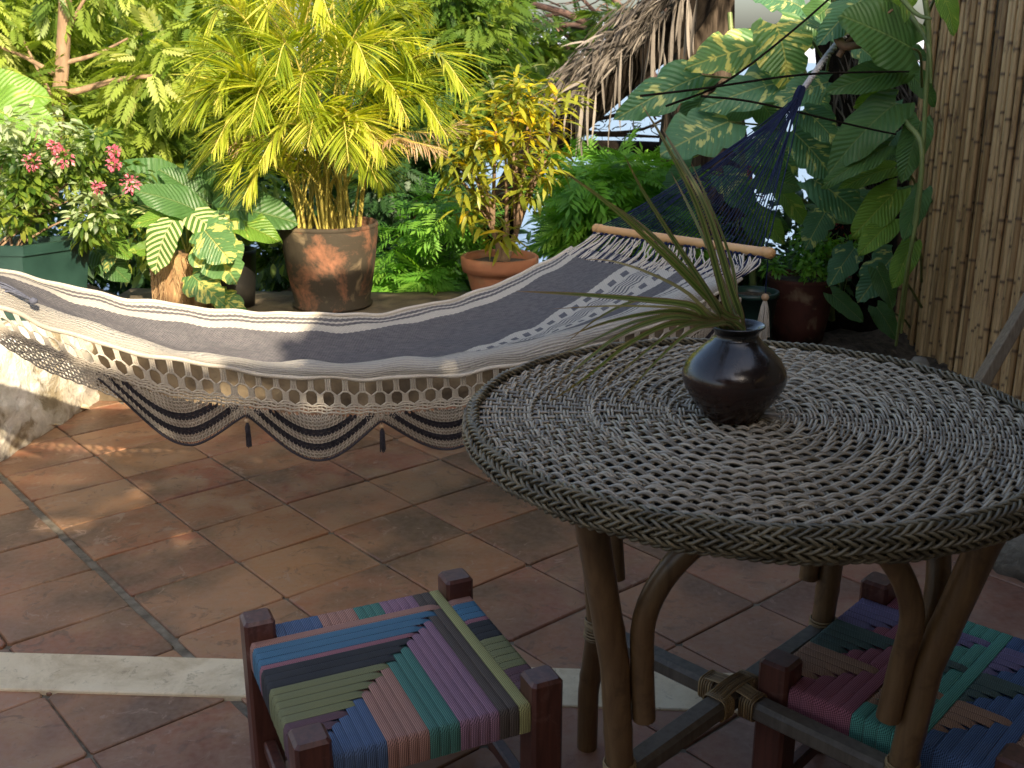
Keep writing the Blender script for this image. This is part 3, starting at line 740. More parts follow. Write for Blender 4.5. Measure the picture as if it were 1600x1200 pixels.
for r,tt_ in enumerate((.078,.086,.095)):
    add_tube(fringe,fr(ss,tt_+.0025*np.sin(ss*2*PI/PIT+r)),.0020*CRD,4,cap=False)
for s in ss: add_tube(fringe,fr([s,s+.001,s],[.076,.086,.097]),.0015*CRD,4,cap=False)
sl_=np.arange(.0,s375-1.0*PERC,.011)
for r in range(6):
    add_tube(fringe,fr(sl_,.105+.012*r+.003*np.sin(sl_*160+r*3.1)),.0021,4,cap=False)
for s in sl_: add_tube(fringe,fr([s,s+.004,s],[.097,.13,.166]),.0018,4,cap=False)
hb(fringe,'fringe_lattice',M['cotton'],kind='stuff')
# scallop shape
SC0=SCOFF
def low(s):          # lower outline of the scallops
    ph=((s-SC0)/PERC)%1
    ph=np.where(s<s375,np.clip((s375-s)/(1.12*PERC),0,1),ph)
    return T3+.024+.108*np.abs(np.sin(PI*ph))**1.15
nsc=int((LB-.12-SC0)/PERC)+1
bands=[(0,2),(1,1),(2,1),(3,0),(4,0),(5,0),(6,1),(7,1),(8,0),(9,0),(10,1),(11,1),(12,1)]
SPANS=[(max(.05,s375-1.12*PERC),s375)]+[(s375+q*PERC,min(s375+(q+1)*PERC,LB-.1)) for q in range(int((LB-.12-s375)/PERC)+1)]
for q,(a,e) in enumerate(SPANS):
    mbs=MB()
    if e-a<.08: continue
    ROW=.0098
    for r in range(13):
        mat={0:2,1:0,2:1,3:2,4:2,5:1,6:0,7:2,8:2,9:1,10:0,11:0,12:0}[r]
        st=.0052; sx=np.arange(a,e,st); tA=low(sx)-r*ROW; 
        zig=np.where(np.arange(len(sx))%2==0,.0,1.0)
        tt_=tA-zig*ROW*1.05
        ok=(tA-ROW>T3-.004+.0*sx)
        # split runs
        run=[]
        for k in range(len(sx)):
            if ok[k]: run.append(k)
            if (not ok[k] or k==len(sx)-1) and len(run)>2:
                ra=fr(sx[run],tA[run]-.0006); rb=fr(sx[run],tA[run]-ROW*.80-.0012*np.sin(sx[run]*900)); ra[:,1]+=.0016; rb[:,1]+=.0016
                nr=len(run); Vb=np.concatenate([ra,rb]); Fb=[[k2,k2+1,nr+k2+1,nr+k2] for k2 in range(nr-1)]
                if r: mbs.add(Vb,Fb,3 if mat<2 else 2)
                add_tube(mbs,fr(sx[run],tt_[run]),.0024 if r else .0018,3,mat,cap=False)
                add_tube(mbs,fr(sx[run],tA[run]),.0015 if r else .0034,4,mat,cap=False)
                run=[]
            elif not ok[k]: run=[]
    # short mesh at the joins of two scallops
    for d in np.arange(-.05,.051,.0085):
        s=a+d
        if s<s0: continue
        add_tube(mbs,fr([s,a+d*.8,a+d*.6],[T3-.002,T3+.008,max(T3+.01,float(low(a+d*.6)))]),.0015,3,0,cap=False)
    for tq in (.006,.013): add_tube(mbs,fr([a-.04,a-.02,a,a+.02,a+.04],[T3+tq]*5),.0015,3,0,cap=False)
    hb(mbs,'scallop',[M['cotton'],M['cotton_pale'],M['cotton_dark'],M['cotton_gap']])
    # tassel hung from the join
    if q in (1,2):
        top_=fr(np.array([a]),np.array([float(low(a))]))[0]
        make=[top_,.055]
        tb=MB(); add_tube(tb,[top_,top_-[0,0,.012]],.0012,4); cord=hb(tb,'tassel',M['cotton_dark'])
        tb=MB(); V,F,uv=lathe([(.0005,-.006),(.005,-.004),(.007,0),(.005,.004),(.0005,.006)],12); tb.add(V+top_-[0,0,.016],F); hb(tb,'bead',M['bead'],cord)
        tb=MB()
        for k in range(26):
            an=random.uniform(0,2*PI); r=random.uniform(0,.009); c=top_-np.array([0,0,.021])
            add_tube(tb,[c+[.002*math.cos(an),.002*math.sin(an),0],c+[.006*math.cos(an),.006*math.sin(an),-.012],c+[r*math.cos(an),r*math.sin(an),-.062-random.random()*.008]],.0012,3,cap=False)
        hb(tb,'tassel_yarn',M['cotton_dark'],cord)
# far-side fringe, hanging behind and seen through gaps
# long white tassel at the right end of the bar
tp=br+np.array([.0,-.0,-.01])*1.0-bd*.012
tb=MB(); add_tube(tb,[tp,tp-[0,0,.06],tp-[0,0,.105]],.0016,4); cord=hb(tb,'tassel',M['navy'],label='long pale tassel with a wooden bead, hanging from the bar end')
tb=MB(); V,F,uv=lathe([(.0005,-.011),(.008,-.008),(.0115,0),(.008,.008),(.0005,.011)],14); tb.add(V+tp-[0,0,.115],F); hb(tb,'bead',M['bead'],cord)
tb=MB()
for k in range(60):
    an=random.uniform(0,2*PI); r=random.uniform(0,.022); c=tp-np.array([0,0,.125])
    add_tube(tb,[c+[.004*math.cos(an),.004*math.sin(an),0],c+[.010*math.cos(an),.010*math.sin(an),-.02],c+[r*math.cos(an),r*.6*math.sin(an),-.095-random.random()*.02]],.0017,3,cap=False)
hb(tb,'tassel_yarn',M['cotton'],cord)
# dark yarn bunch lying on the roll at the left
tb=MB(); c=at(52,470,2.30)
for k in range(22):
    d0=np.array([-.09,-.02,.030])+RS.randn(3)*.008
    add_tube(tb,smooth_path([c,c+d0*.5+[0,0,.012],c+d0+RS.randn(3)*.006],6),.0022,4,cap=False)
V,F,uv=lathe([(.001,-.008),(.009,-.005),(.010,.003),(.001,.008)],10); tb.add(V+c,F)
hb(tb,'yarn_bunch',cordmat('blue_grey_yarn',(.04,.045,.07),(.13,.14,.18)))

# ------------------------------------------------------------------ WICKER TABLE
ZO=.1484; TX,TY,TZ,TR=.397,1.657,.76+ZO,.525
tab=thing('wicker_table','round woven wicker table with curved rattan legs, holding a dark vase','table',(TX,TY,0)); tab.scale=(.903,.903,.903)
rings=[.045,.150,.290,.405,.505]; stakes=[24,48,84,116]
wk=MB()
sp_=.0034*2.0
for bi in range(4):
    r0,r1=rings[bi],rings[bi+1]; ns=stakes[bi]
    n=int((r1-r0-.012)/sp_); 
    for k in range(n):
        r=r0+.006+k*(r1-r0-.012)/n; pair=k//2
        npts=ns*4 if bi>0 else ns*5
        th=np.linspace(0,2*PI,npts,endpoint=False)+random.random()*.01
        drift=.06*math.sin(pair*1.7)
        ph=pair*PI+drift
        zz=.0046*np.sin(th*ns/2+ph)*np.where(True,1,1)
        rw=r+.0006*np.sin(th*5+k)+.0006*RS.randn()+.0007*np.sin(th*ns/2+ph+PI/2)
        P=np.stack([rw*np.cos(th),rw*np.sin(th),TZ-.004+zz+.0008*np.sin(th*7+bi)],1)
        P=np.vstack([P,P[:1]]); cval=.25+.5*random.random()
        blot=cval+.25*np.sin(th*3+k*.1)*np.sin(th*11+k)
        V,F,uv=tube(P,.0028,5,ref=np.array([0,0,1.])); wk.add(V,F,0,np.repeat(np.r_[blot,blot[:1]],5),uv)
tabw=wk.build('woven_top',M['wicker'],tab,kind='stuff')
tw=MB()
for bi,r in enumerate(rings[1:4]):      # twined rings between the bands
    ns=stakes[bi+1]; th=np.linspace(0,2*PI,ns*6+1)
    for off,ph in ((-.0028,0),(.0028,PI)):
        P=np.stack([(r+off*np.cos(th*ns/2))*np.cos(th),(r+off*np.cos(th*ns/2))*np.sin(th),TZ-.0015+.0035*np.sin(th*ns/2+ph)],1)
        V,F,uv=tube(P,.0026,5,ref=np.array([0,0,1.])); tw.add(V,F,0,.3+.5*RS.rand(),uv)
tw.build('twined_ring',M['wicker'],tab,kind='stuff')
sk=MB()
for bi in range(4):
    ns=stakes[bi]
    for k in range(ns):
        a=(k+.25)*2*PI/ns+random.gauss(0,.004)
        for o_ in (-.0024,.0024):
            c,s=math.cos(a),math.sin(a); r0,r1=rings[bi]-.012 if bi else .0,rings[bi+1]+.002
            q=np.array([[r0*c-o_*s,r0*s+o_*c,TZ-.0045+(.003 if bi==0 else 0)],[(r0+r1)/2*c-o_*s,(r0+r1)/2*s+o_*c,TZ-.0045+(.001 if bi==0 else 0)],[r1*c-o_*s,r1*s+o_*c,TZ-.0045]])
            V,F,uv=tube(q,.0023,5,ref=np.array([0,0,1.])); sk.add(V,F,0,random.random()*.6,uv)
sk.build('spokes',M['wicker'],tab,kind='stuff')
b=MB(); V,F,uv=lathe([(.001,TZ-.014),(.505,TZ-.014),(.508,TZ-.03),(.001,TZ-.03)],64); b.add(V,F,0,None,uv); b.build('top_board',M['wicker_dark'],tab)
# braided rim: strands looping over the edge
rm=MB(); NB=124
prof=[(0,.508,.003),(1,.516,.000),(2,.522,-.010),(3,.524,-.020),(4,.522,-.030),(5,.515,-.039)]
for L,rr,zz in prof:
    for ph in range(3):
        th=np.linspace(0,2*PI,NB*6+1); w1=th*NB/2*(1 if L%2 else -1)+ph*2*PI/3
        rad=rr+.0055*np.cos(w1)+.0012*np.sin(th*31+ph); z=TZ+zz+.0058*np.sin(w1)+.0014*np.sin(th*19+L)
        P=np.stack([rad*np.cos(th),rad*np.sin(th),z],1)
        V,F,uv=tube(P,.0031,5,ref=np.array([0,0,1.])); rm.add(V,F,0,np.repeat(.4+.35*np.sin(th*9+L)*np.sin(th*23+ph),5),uv)
rm.build('braided_rim',M['rim'],tab,kind='stuff')
b=MB(); V,F,uv=lathe([(.505,TZ-.012),(.512,TZ-.02),(.512,TZ-.046),(.50,TZ-.05)],80); b.add(V,F,0,None,uv); b.build('rim_band',M['wicker_dark'],tab)
LEGPOS=[225,315,45,135]
def legpt(deg,z):
    r=np.interp(z,[0,.18,.40,.72],[.375,.352,.375,.455]); return np.array([r*math.cos(R(deg)),r*math.sin(R(deg)),z+ZO])
for d in LEGPOS:
    zs=np.linspace(-ZO,.722,60); _r=np.interp(zs,[-ZO,.722],[.0235,.0265])
    for _n in (.04+.001*(d%7),.26,.475,.66): _r=_r+.0016*np.exp(-((zs-_n)/.008)**2)
    b=MB(); add_tube(b,[legpt(d,z) for z in zs],_r,18); lg=b.build('leg',M['leg'],tab)
    # cane binding at stretcher height
    b=MB()
    for k in range(9):
        z=.15+k*.0058; c=legpt(d,z); a=np.linspace(0,2*PI,13); add_tube(b,c+np.stack([.0275*np.cos(a),.0275*np.sin(a),0*a+.002*np.sin(a+k)],1),.0026,4,0,random.random(),False)
    b.build('cane_wrap',M['binding'],lg)
# arched braces from each leg towards its neighbours
for d,d2 in ((225,315),(315,225),(135,45),(45,135),(225,135),(315,45)):
    p0=legpt(d,.29); q0=legpt(d2,.29); e=nrm((q0-p0)*[1,1,0])
    inn=-nrm(np.array([math.cos(R(d)),math.sin(R(d)),0]))
    base=p0+e*.046
    P=[base,legpt(d,.40)+e*.046,legpt(d,.50)+e*.062,legpt(d,.58)+e*.098+inn*.01,legpt(d,.645)+e*.155+inn*.02,legpt(d,.69)+e*.22+inn*.03,legpt(d,.712)+e*.29+inn*.035]
    b=MB(); add_tube(b,smooth_path(P,22),.0205,14); b.build('brace',M['leg'],tab)
for d,zc in ((225,.165),(315,.172)):
    p0=legpt(d,zc); p1=legpt(d+180,zc); Fm=frame(p1-p0,(0,0,1)); L=np.linalg.norm(p1-p0)-.03
    for sgn in (0,):
        if d==225: 
            b=MB(); add_box(b,(p0+p1)/2,(.046,L,.040),Fm,0,.008); b.build('stretcher',M['bar'],tab,smooth=False)
        else:
            for a_,c_ in ((p0,np.array([0,0,zc-.007+ZO])),(p1,np.array([0,0,zc-.007+ZO]))):
                e_=nrm(c_-a_); a2=a_+e_*.015; c2=c_-e_*.024; a2[2]=c2[2]=.1655+ZO
                b=MB(); add_box(b,(a2+c2)/2,(.045,np.linalg.norm(c2-a2),.0395),frame(c2-a2,(0,0,1)),0,.008); b.build('stretcher',M['bar'],tab,smooth=False)
b=MB()
for d in (45,135,225,315):
    c,s=math.cos(R(d)),math.sin(R(d))
    for k in range(6):
        r=.034+k*.0055; a=np.linspace(0,2*PI,17)
        # superellipse loop round the bar
        ca,sa=np.cos(a),np.sin(a); X=np.sign(ca)*np.abs(ca)**.5*.0262; Z=np.sign(sa)*np.abs(sa)**.5*.0232
        P=np.stack([r*c-X*s,r*s+X*c,.1655+ZO+Z],1); add_tube(b,P,.0024,4,0,random.random(),False)
for d in (45,135):
    c,s=math.cos(R(d)),math.sin(R(d))
    for k in range(7):
        o_=(k-3)*.0055; P=smooth_path([( .055*c-o_*s,.055*s+o_*c,.187+ZO),(.02*c-o_*s,.02*s+o_*c,.1925+ZO+.0015*(d==45)),(-.02*c-o_*s,-.02*s+o_*c,.1925+ZO+.0015*(d==45)),(-.055*c-o_*s,-.055*s+o_*c,.187+ZO)],9); add_tube(b,P,.0025,4,0,random.random(),False)
b.build('cane_knot',M['binding'],tab)

# ------------------------------------------------------------------ VASE with long striped leaves
HK=.903; VZ=.82; VX,VY=.360,1.640
vase=thing('vase','round-bellied dark brown glazed clay vase standing on the wicker table','vase',(VX,VY,VZ+.001)); vase.scale=(HK*.96,HK*.96,HK*.83)
b=MB(); prof=[(.001,0),(.046,0),(.052,.003),(.061,.018),(.077,.043),(.090,.067),(.0965,.089),(.0945,.108),(.084,.130),(.066,.152),(.050,.168),(.044,.176),(.041,.180),(.040,.188),(.044,.196),(.050,.202),(.0515,.205),(.049,.207),(.043,.202),(.037,.193),(.035,.185),(.036,.17),(.04,.15)]
pr=smooth_path([(a,b_,0) for a,b_ in prof],70)[:,:2]; pr[:,0]=np.maximum(pr[:,0],.001)
V,F,uv=lathe(pr,56,.003,.5); b.add(V,F,0,None,uv); b.build('body',M['vase'],vase)
lv=thing('dracaena_leaves','bunch of long narrow green and cream striped leaves standing in the vase','leaves',(VX,VY,VZ+.18))
def stripemat(name,g,g2,edge):
    m,t,o=newmat(name); uv=N(t,'ShaderNodeTexCoord').outputs['UV']; sp=N(t,'ShaderNodeSeparateXYZ'); t.links.new(uv,sp.inputs[0])
    ac=math_(t,'ABSOLUTE',math_(t,'SUBTRACT',sp.outputs[0],.5)); nz=noise(t,6,3,coords(t,'Object'))
    col=ramp(t,math_(t,'ADD',ac,math_(t,'MULTIPLY',math_(t,'SUBTRACT',nz,.5),.08)),[(0,g),(.16,g2),(.24,(.26,.28,.10)),(.30,g),(.40,(.22,.22,.10)),(.46,edge)])
    tip=ramp(t,sp.outputs[1],[(.80,(0,0,0)),(1,(1,1,1))]); col=mix(t,tip,col,(.22,.12,.06))
    p=principled(t,None,col,.35,bump(t,math_(t,'SINE',math_(t,'MULTIPLY',sp.outputs[0],60.0)),.2,.001),.5)
    tr=N(t,'ShaderNodeBsdfTranslucent'); t.links.new(mix(t,1.0,col,(1.4,1.4,.6),'MULTIPLY'),tr.inputs[0]); mx=N(t,'ShaderNodeMixShader'); mx.inputs[0].default_value=.3
    t.links.new(p,mx.inputs[1]); t.links.new(tr.outputs[0],mx.inputs[2]); t.links.new(mx.outputs[0],o.inputs[0]); return m
DM=[stripemat('striped_blade_a',(.04,.07,.02),(.09,.12,.035),(.16,.05,.04)),stripemat('striped_blade_b',(.07,.11,.02),(.13,.165,.04),(.22,.09,.05)),stripemat('dry_blade',(.30,.24,.12),(.36,.28,.15),(.25,.15,.08))]
def blade(P,w,mat,up=(0,-1,.35),parent=lv,n=18,fold=.25,org=np.array([VX,VY,VZ+.18]),twist=0,wprof=None):
    P=smooth_path(P,n); T=nrm(np.gradient(P,axis=0)); sd=nrm(np.cross(T,np.array(up,float))); nn=np.cross(sd,T)
    t=np.linspace(0,1,n)
    wd=w*(np.minimum(1,.45+t*2.0)*np.clip((1-t)*1.9,0,1)**.75+.02) if wprof is None else w*wprof(t)
    ang=twist*t; s2=sd*np.cos(ang)[:,None]+nn*np.sin(ang)[:,None]; n2=nn*np.cos(ang)[:,None]-sd*np.sin(ang)[:,None]
    cols=[-1,-.5,0,.5,1]
    V=np.stack([P+s2*(wd*c/2)[:,None]+n2*(wd*fold*abs(c)/2)[:,None] for c in cols],1).reshape(-1,3)-org
    i=np.arange(n-1)[:,None]*5; j=np.arange(4)[None,:]; F=np.stack([i+j,i+j+1,i+5+j+1,i+5+j],-1).reshape(-1,4)
    uv=np.stack([np.tile((np.array(cols)+1)/2,n),np.repeat(t,5)],1)
    b=MB(); b.add(V,F,0,random.random(),uv); return b.build('leaf',mat,parent)
BL=[ # list of (px,py,Y) after the mouth, width m, material
 ([(1132,470,1.80),(1092,330,1.79),(1040,225,1.80),(1000,160,1.83)],.020,0),
 ([(1142,450,1.82),(1105,330,1.84),(1060,245,1.88),(1034,200,1.92)],.022,0),
 ([(1120,480,1.77),(1062,390,1.72),(1005,300,1.68),(975,242,1.66)],.017,0),
 ([(1128,488,1.79),(1040,400,1.74),(950,318,1.70),(872,262,1.68)],.018,1),
 ([(1146,470,1.84),(1130,400,1.88),(1100,300,1.93),(1084,272,1.96)],.011,1),
 ([(1140,480,1.84),(1120,420,1.90),(1085,340,1.98)],.020,1),
 ([(1112,492,1.80),(1070,455,1.80),(1010,425,1.80),(955,408,1.80),(910,405,1.80)],.010,2),
 ([(1108,500,1.78),(1080,478,1.74),(1000,468,1.68),(900,460,1.62),(806,455,1.58)],.020,1),
 ([(1105,500,1.80),(1060,482,1.76),(960,478,1.70),(858,483,1.66)],.008,2),
 ([(1110,503,1.78),(1060,492,1.72),(985,505,1.66),(910,540,1.61),(835,570,1.58)],.012,0),
 ([(1108,505,1.76),(1050,495,1.68),(975,520,1.60),(910,568,1.54),(860,612,1.50)],.015,1),
 ([(1105,508,1.75),(1050,505,1.66),(985,535,1.59),(915,590,1.53),(852,632,1.49)],.015,1),
 ([(1112,508,1.74),(1075,520,1.67),(1020,570,1.60),(955,645,1.53)],.012,1),
 ([(1112,506,1.76),(1060,500,1.70),(1000,525,1.66),(940,556,1.62),(895,585,1.59)],.008,2),
 ([(1115,496,1.80),(1070,475,1.80),(1025,468,1.79),(985,472,1.78),(930,500,1.77),(880,540,1.76)],.012,0),
 ([(1150,468,1.85),(1140,400,1.88),(1105,310,1.90),(1078,250,1.93)],.010,0),
 ([(1138,470,1.86),(1112,400,1.90),(1075,320,1.95),(1048,268,1.98)],.013,1),
 ([(1105,500,1.77),(1050,486,1.72),(960,500,1.64),(880,528,1.58)],.014,0),
 ([(1112,506,1.75),(1070,508,1.68),(1010,548,1.60),(930,618,1.53)],.012,1),
 ([(1128,484,1.80),(1062,410,1.79),(985,340,1.78),(925,300,1.78)],.013,0),
 ([(1118,485,1.83),(1080,430,1.86),(1030,375,1.90),(985,335,1.93)],.012,0),
]
for P,w_,mi in BL:
    m0=np.array([VX+random.uniform(-.02,.02),VY+random.uniform(-.015,.015),VZ+.05]); m1=np.array([VX-.006+random.uniform(-.022,.022),VY+random.uniform(-.015,.012),VZ+.150])
    blade([m0,m1]+[at(p[0],p[1],p[2]*HK) for p in P],w_*.62,DM[mi],twist=random.uniform(-.5,.5),n=24)

# ------------------------------------------------------------------ STOOLS
def cordband(name,c,c2,ax):
    m,t,o=newmat(name); V=coords(t,'Object'); sp=N(t,'ShaderNodeSeparateXYZ'); t.links.new(V,sp.inputs[0])
    across,along=(sp.outputs[0],sp.outputs[1]) if ax=='y' else (sp.outputs[1],sp.outputs[0])
    a=math_(t,'SINE',math_(t,'MULTIPLY',across,2*PI/.0032)); al=math_(t,'SUBTRACT',along,sp.outputs[2])
    bdg=math_(t,'SINE',math_(t,'ADD',math_(t,'MULTIPLY',al,2*PI/.0034),math_(t,'MULTIPLY',across,2*PI/.0032*.5)))
    f=math_(t,'ADD',math_(t,'MULTIPLY',a,.35),math_(t,'MULTIPLY',bdg,.25)); f=math_(t,'ADD',f,.5)
    nz=noise(t,14,3,V); 
    col=ramp(t,f,[(.0,tuple(x*.10 for x in c)),(.25,tuple(x*.45 for x in c)),(.55,c),(.95,c2)])
    col=mix(t,ramp(t,nz,[(.4,(0,0,0)),(.8,(.35,.35,.35))]),col,tuple(x*.55+.05 for x in c))
    principled(t,o,col,.85,bump(t,f,.8,.0012),.2); return m
CC={'salmon':((.50,.22,.16),(.62,.34,.25)),'blue':((.055,.19,.32),(.10,.30,.44)),'pink':((.40,.13,.17),(.50,.22,.24)),'black':((.006,.008,.014),(.03,.035,.045)),
    'olive':((.24,.24,.09),(.36,.35,.15)),'maroon':((.13,.05,.07),(.22,.10,.12)),'denim':((.07,.13,.26),(.12,.20,.36)),'tan':((.42,.21,.12),(.52,.30,.19)),
    'teal':((.05,.22,.17),(.10,.33,.26)),'rose':((.34,.16,.24),(.48,.27,.36)),'brown':((.09,.06,.045),(.15,.11,.085)),'yellow':((.46,.43,.14),(.58,.55,.24)),
    'purple':((.16,.12,.26),(.26,.20,.38)),'forest':((.04,.09,.08),(.08,.15,.13)),'crimson':((.34,.07,.12),(.46,.15,.20)),'mint':((.06,.33,.25),(.12,.45,.34)),'royal':((.035,.10,.26),(.07,.17,.36))}
CM={}
for _k,(_a,_b) in list(CC.items()):
    CC[_k]=tuple(tuple(x*1.12*.80+y*.20 for x,y in zip(c_,(.26,.24,.22))) for c_ in (_a,_b))
def cm(c,ax):
    if (c,ax) not in CM: CM[(c,ax)]=cordband(c+'_cord_'+('lengthwise' if ax=='y' else 'crosswise'),*CC[c],ax)
    return CM[(c,ax)]
def stool(loc,rot,label,hcols,vcols,over_h,nst=20,name='stool'):
    """hcols: straps along x ordered from back (y+) to front; vcols: straps along y ordered left to right"""
    t=thing(name,label,'stool',loc,rot)
    S2=.204; PW=.059; H=.362; ZS=.322
    for sx in (-1,1):
        for sy in (-1,1):
            b=MB(); add_box(b,(sx*S2,sy*S2,H/2),(PW,PW,H),None,0,.006); b.build('leg',M['redwood'],t,smooth=False)
    for sy in (-1,1):
        b=MB(); add_box(b,(0,sy*(S2+.004),ZS-.022),(2*S2-PW-.002,.034,.034),None,0,.006); b.build('seat_rail',M['redwood'],t,smooth=False)
        b=MB(); add_box(b,(sy*(S2+.004),0,ZS-.022),(.034,2*S2-PW-.002,.034),None,0,.006); b.build('seat_rail',M['redwood'],t,smooth=False)
        b=MB(); add_box(b,(0,sy*(S2),.13),(2*S2-PW-.002,.026,.03),None,0,.004); b.build('stretcher',M['redwood'],t,smooth=False)
        b=MB(); add_box(b,(sy*(S2),0,.09),(.024,2*S2-PW-.002,.03),None,0,.004); b.build('stretcher',M['redwood'],t,smooth=False)
    half=S2-PW/2-.001; wst=2*half/nst; edge=S2+.004+.0185
    def ribbon(axis,c0,wd,col,isover):
        n=61; s=np.linspace(-(edge-.004),edge-.004,n)
        z=np.zeros(n)
        for k in range(n):
            ov=isover(s[k],c0); z[k]=.0032 if ov else -.0026
        # soften the steps, tilt towards the crossing
        zz=z.copy()
        for _ in range(1): zz[1:-1]=(zz[:-2]+zz[1:-1]*2+zz[2:])/4
        path=[(-edge,ZS-.052),(-edge-.001,ZS-.030),(-edge,ZS-.008)]+[(s[k],ZS+zz[k]-.0015) for k in range(n)]+[(edge,ZS-.008),(edge+.001,ZS-.030),(edge,ZS-.052)]
        path=np.array(path); prof_=[(-.5,-.0006),(-.42,.0003),(0,.0007),(.42,.0003),(.5,-.0006)]
        V=[]
        taper=1+random.uniform(-.03,.01)
        for q,(a,z_) in enumerate(path):
            for (px_,pz) in prof_:
                cc=c0+px_*wd*1.0*taper
                if q<3: off=(-pz,0)
                elif q>=n+3: off=(pz,0)
                else: off=(0,pz)
                V.append((a+off[0],cc,z_+off[1]) if axis=='x' else (cc,a+off[0],z_+off[1]))
        m2=len(path); i=np.arange(m2-1)[:,None]*5; j=np.arange(4)[None,:]; F=np.stack([i+j,i+j+1,i+5+j+1,i+5+j],-1).reshape(-1,4)
        if axis=='x': F=F[:,::-1]
        b=MB(); b.add(V,F[:,::-1]); b.build('strap',cm(col,'y' if axis=='y' else 'x'),t)
    def expand(cols):
        tot=sum(n_ for _,n_ in cols); out=[]; p=0
        for c,n_ in cols:
            k=max(1,int(round(n_)))
            for q in range(k): out.append((c,p+n_*(q+.5)/k,n_/k))
            p+=n_
        return [(c,a/tot,w_/tot) for c,a,w_ in out]
    for c,a,w_ in expand(hcols):
        yy=half-a*2*half
        ribbon('x',yy,w_*2*half,c,lambda s,c0: over_h((s+half)/(2*half),(half-c0)/(2*half)))
    for c,a,w_ in expand(vcols):
        xx=-half+a*2*half
        ribbon('y',xx,w_*2*half,c,lambda s,c0: not over_h((c0+half)/(2*half),(half-s)/(2*half)))
    b=MB(); add_box(b,(0,0,ZS-.020),(2*S2-.03,2*S2-.03,.02)); b.build('seat_pad',M['plastic_black'],t)
    return t
def over1(u,w_):       # left stool: one diagonal
    if u<0 or u>1: return True
    if w_<0 or w_>1: return False
    if u>.925: return False
    return u < (1-w_)*1.0-.02
stool((-.219,1.703,0),R(24.4),'low red-framed stool with a diagonal woven cord seat, left of the table',
      [('salmon',1),('blue',3),('pink',.6),('black',3),('olive',5),('maroon',3)],
      [('denim',5),('salmon',4),('teal',3),('rose',4),('brown',2),('yellow',1.2)],over1)
def over2(u,w_):       # right stool: saw-tooth blocks
    if u<0 or u>1: return True
    if w_<0 or w_>1: return False
    a=(u*3)%1; b_=((w_*3)%1)
    return a < .78*(1-b_)+.06
stool((.768,1.667,0),R(-42.5),'low red-framed stool with a saw-tooth woven cord seat, behind the right table leg',
      [('purple',5),('forest',5),('tan',5)],[('crimson',5),('mint',5),('royal',5)],over2)

# ------------------------------------------------------------------ VEGETATION
LM={}
LM['bush']=leafmat('bush_leaf',[(0,(.018,.05,.010)),(.4,(.06,.13,.018)),(.75,(.17,.25,.035)),(1,(.36,.38,.07))],.5)
LM['feather']=leafmat('feathery_leaf',[(0,(.03,.07,.012)),(.35,(.12,.20,.03)),(.7,(.34,.42,.07)),(1,(.60,.60,.26))],.5,(1.5,1.5,.5))
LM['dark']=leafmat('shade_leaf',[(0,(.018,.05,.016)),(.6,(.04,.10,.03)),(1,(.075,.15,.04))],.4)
LM['palm']=leafmat('palm_leaflet',[(0,(.06,.12,.012)),(.3,(.17,.25,.02)),(.6,(.38,.44,.04)),(.88,(.62,.60,.12)),(1,(.50,.32,.14))],.55,(1.45,1.35,.45),.35)
LM['croton_y']=leafmat('croton_gold',[(0,(.30,.33,.02)),(.5,(.56,.47,.02)),(1,(.62,.42,.03))],.45,(1.5,1.3,.3),.35)
LM['croton_g']=leafmat('croton_green',[(0,(.06,.10,.015)),(.6,(.16,.19,.02)),(1,(.34,.32,.03))],.4,None,.35)
LM['pale']=leafmat('pale_variegated_leaf',[(0,(.12,.22,.06)),(.5,(.26,.36,.16)),(1,(.55,.60,.42))],.4)
LM['bright']=leafmat('bright_shoot_leaf',[(0,(.05,.16,.02)),(.5,(.14,.36,.04)),(1,(.30,.52,.08))],.45)
M['flower']=leafmat('pink_petal',[(0,(.55,.10,.16)),(.6,(.70,.20,.28)),(1,(.85,.45,.45))],.4,(1.2,.8,.9),.5)
M['flower_red']=leafmat('red_petal',[(0,(.25,.02,.025)),(1,(.45,.06,.05))],.3,(1.2,.6,.6),.5)
M['stem_y']=simple('yellow_cane_stem',(.34,.30,.06),(.52,.42,.10),30,.5,.2)
M['stem_g']=simple('green_stem',(.10,.15,.04),(.18,.22,.07),20,.5,.2)

def lancet(L=1,W=.3,seg=3,fold=.2,droop=.15):
    t=np.linspace(0,1,seg+1); wd=W/2*np.sin(PI*np.clip(t*.92+.04,0,1))**.8; wd[-1]=0.001
    V=[]; 
    for k in range(seg+1):
        z=-droop*t[k]**2*L
        V+=[(-wd[k],t[k]*L,z+wd[k]*fold),(0,t[k]*L,z),(wd[k],t[k]*L,z+wd[k]*fold)]
    F=[]
    for k in range(seg):
        a=k*3; F+=[[a,a+1,a+4,a+3],[a+1,a+2,a+5,a+4]]
    uv=np.array([(c,t_) for t_ in t for c in (0,.5,1)])
    return np.array(V),np.array(F),uv
def rhomb(L=1,W=.35): 
    return np.array([(0,0,0),(W/2,L*.45,W*.1),(0,L,-.05*L),(-W/2,L*.45,W*.1)]),np.array([[0,1,2,3]]),np.array([(.5,0),(1,.5),(.5,1),(0,.5)])
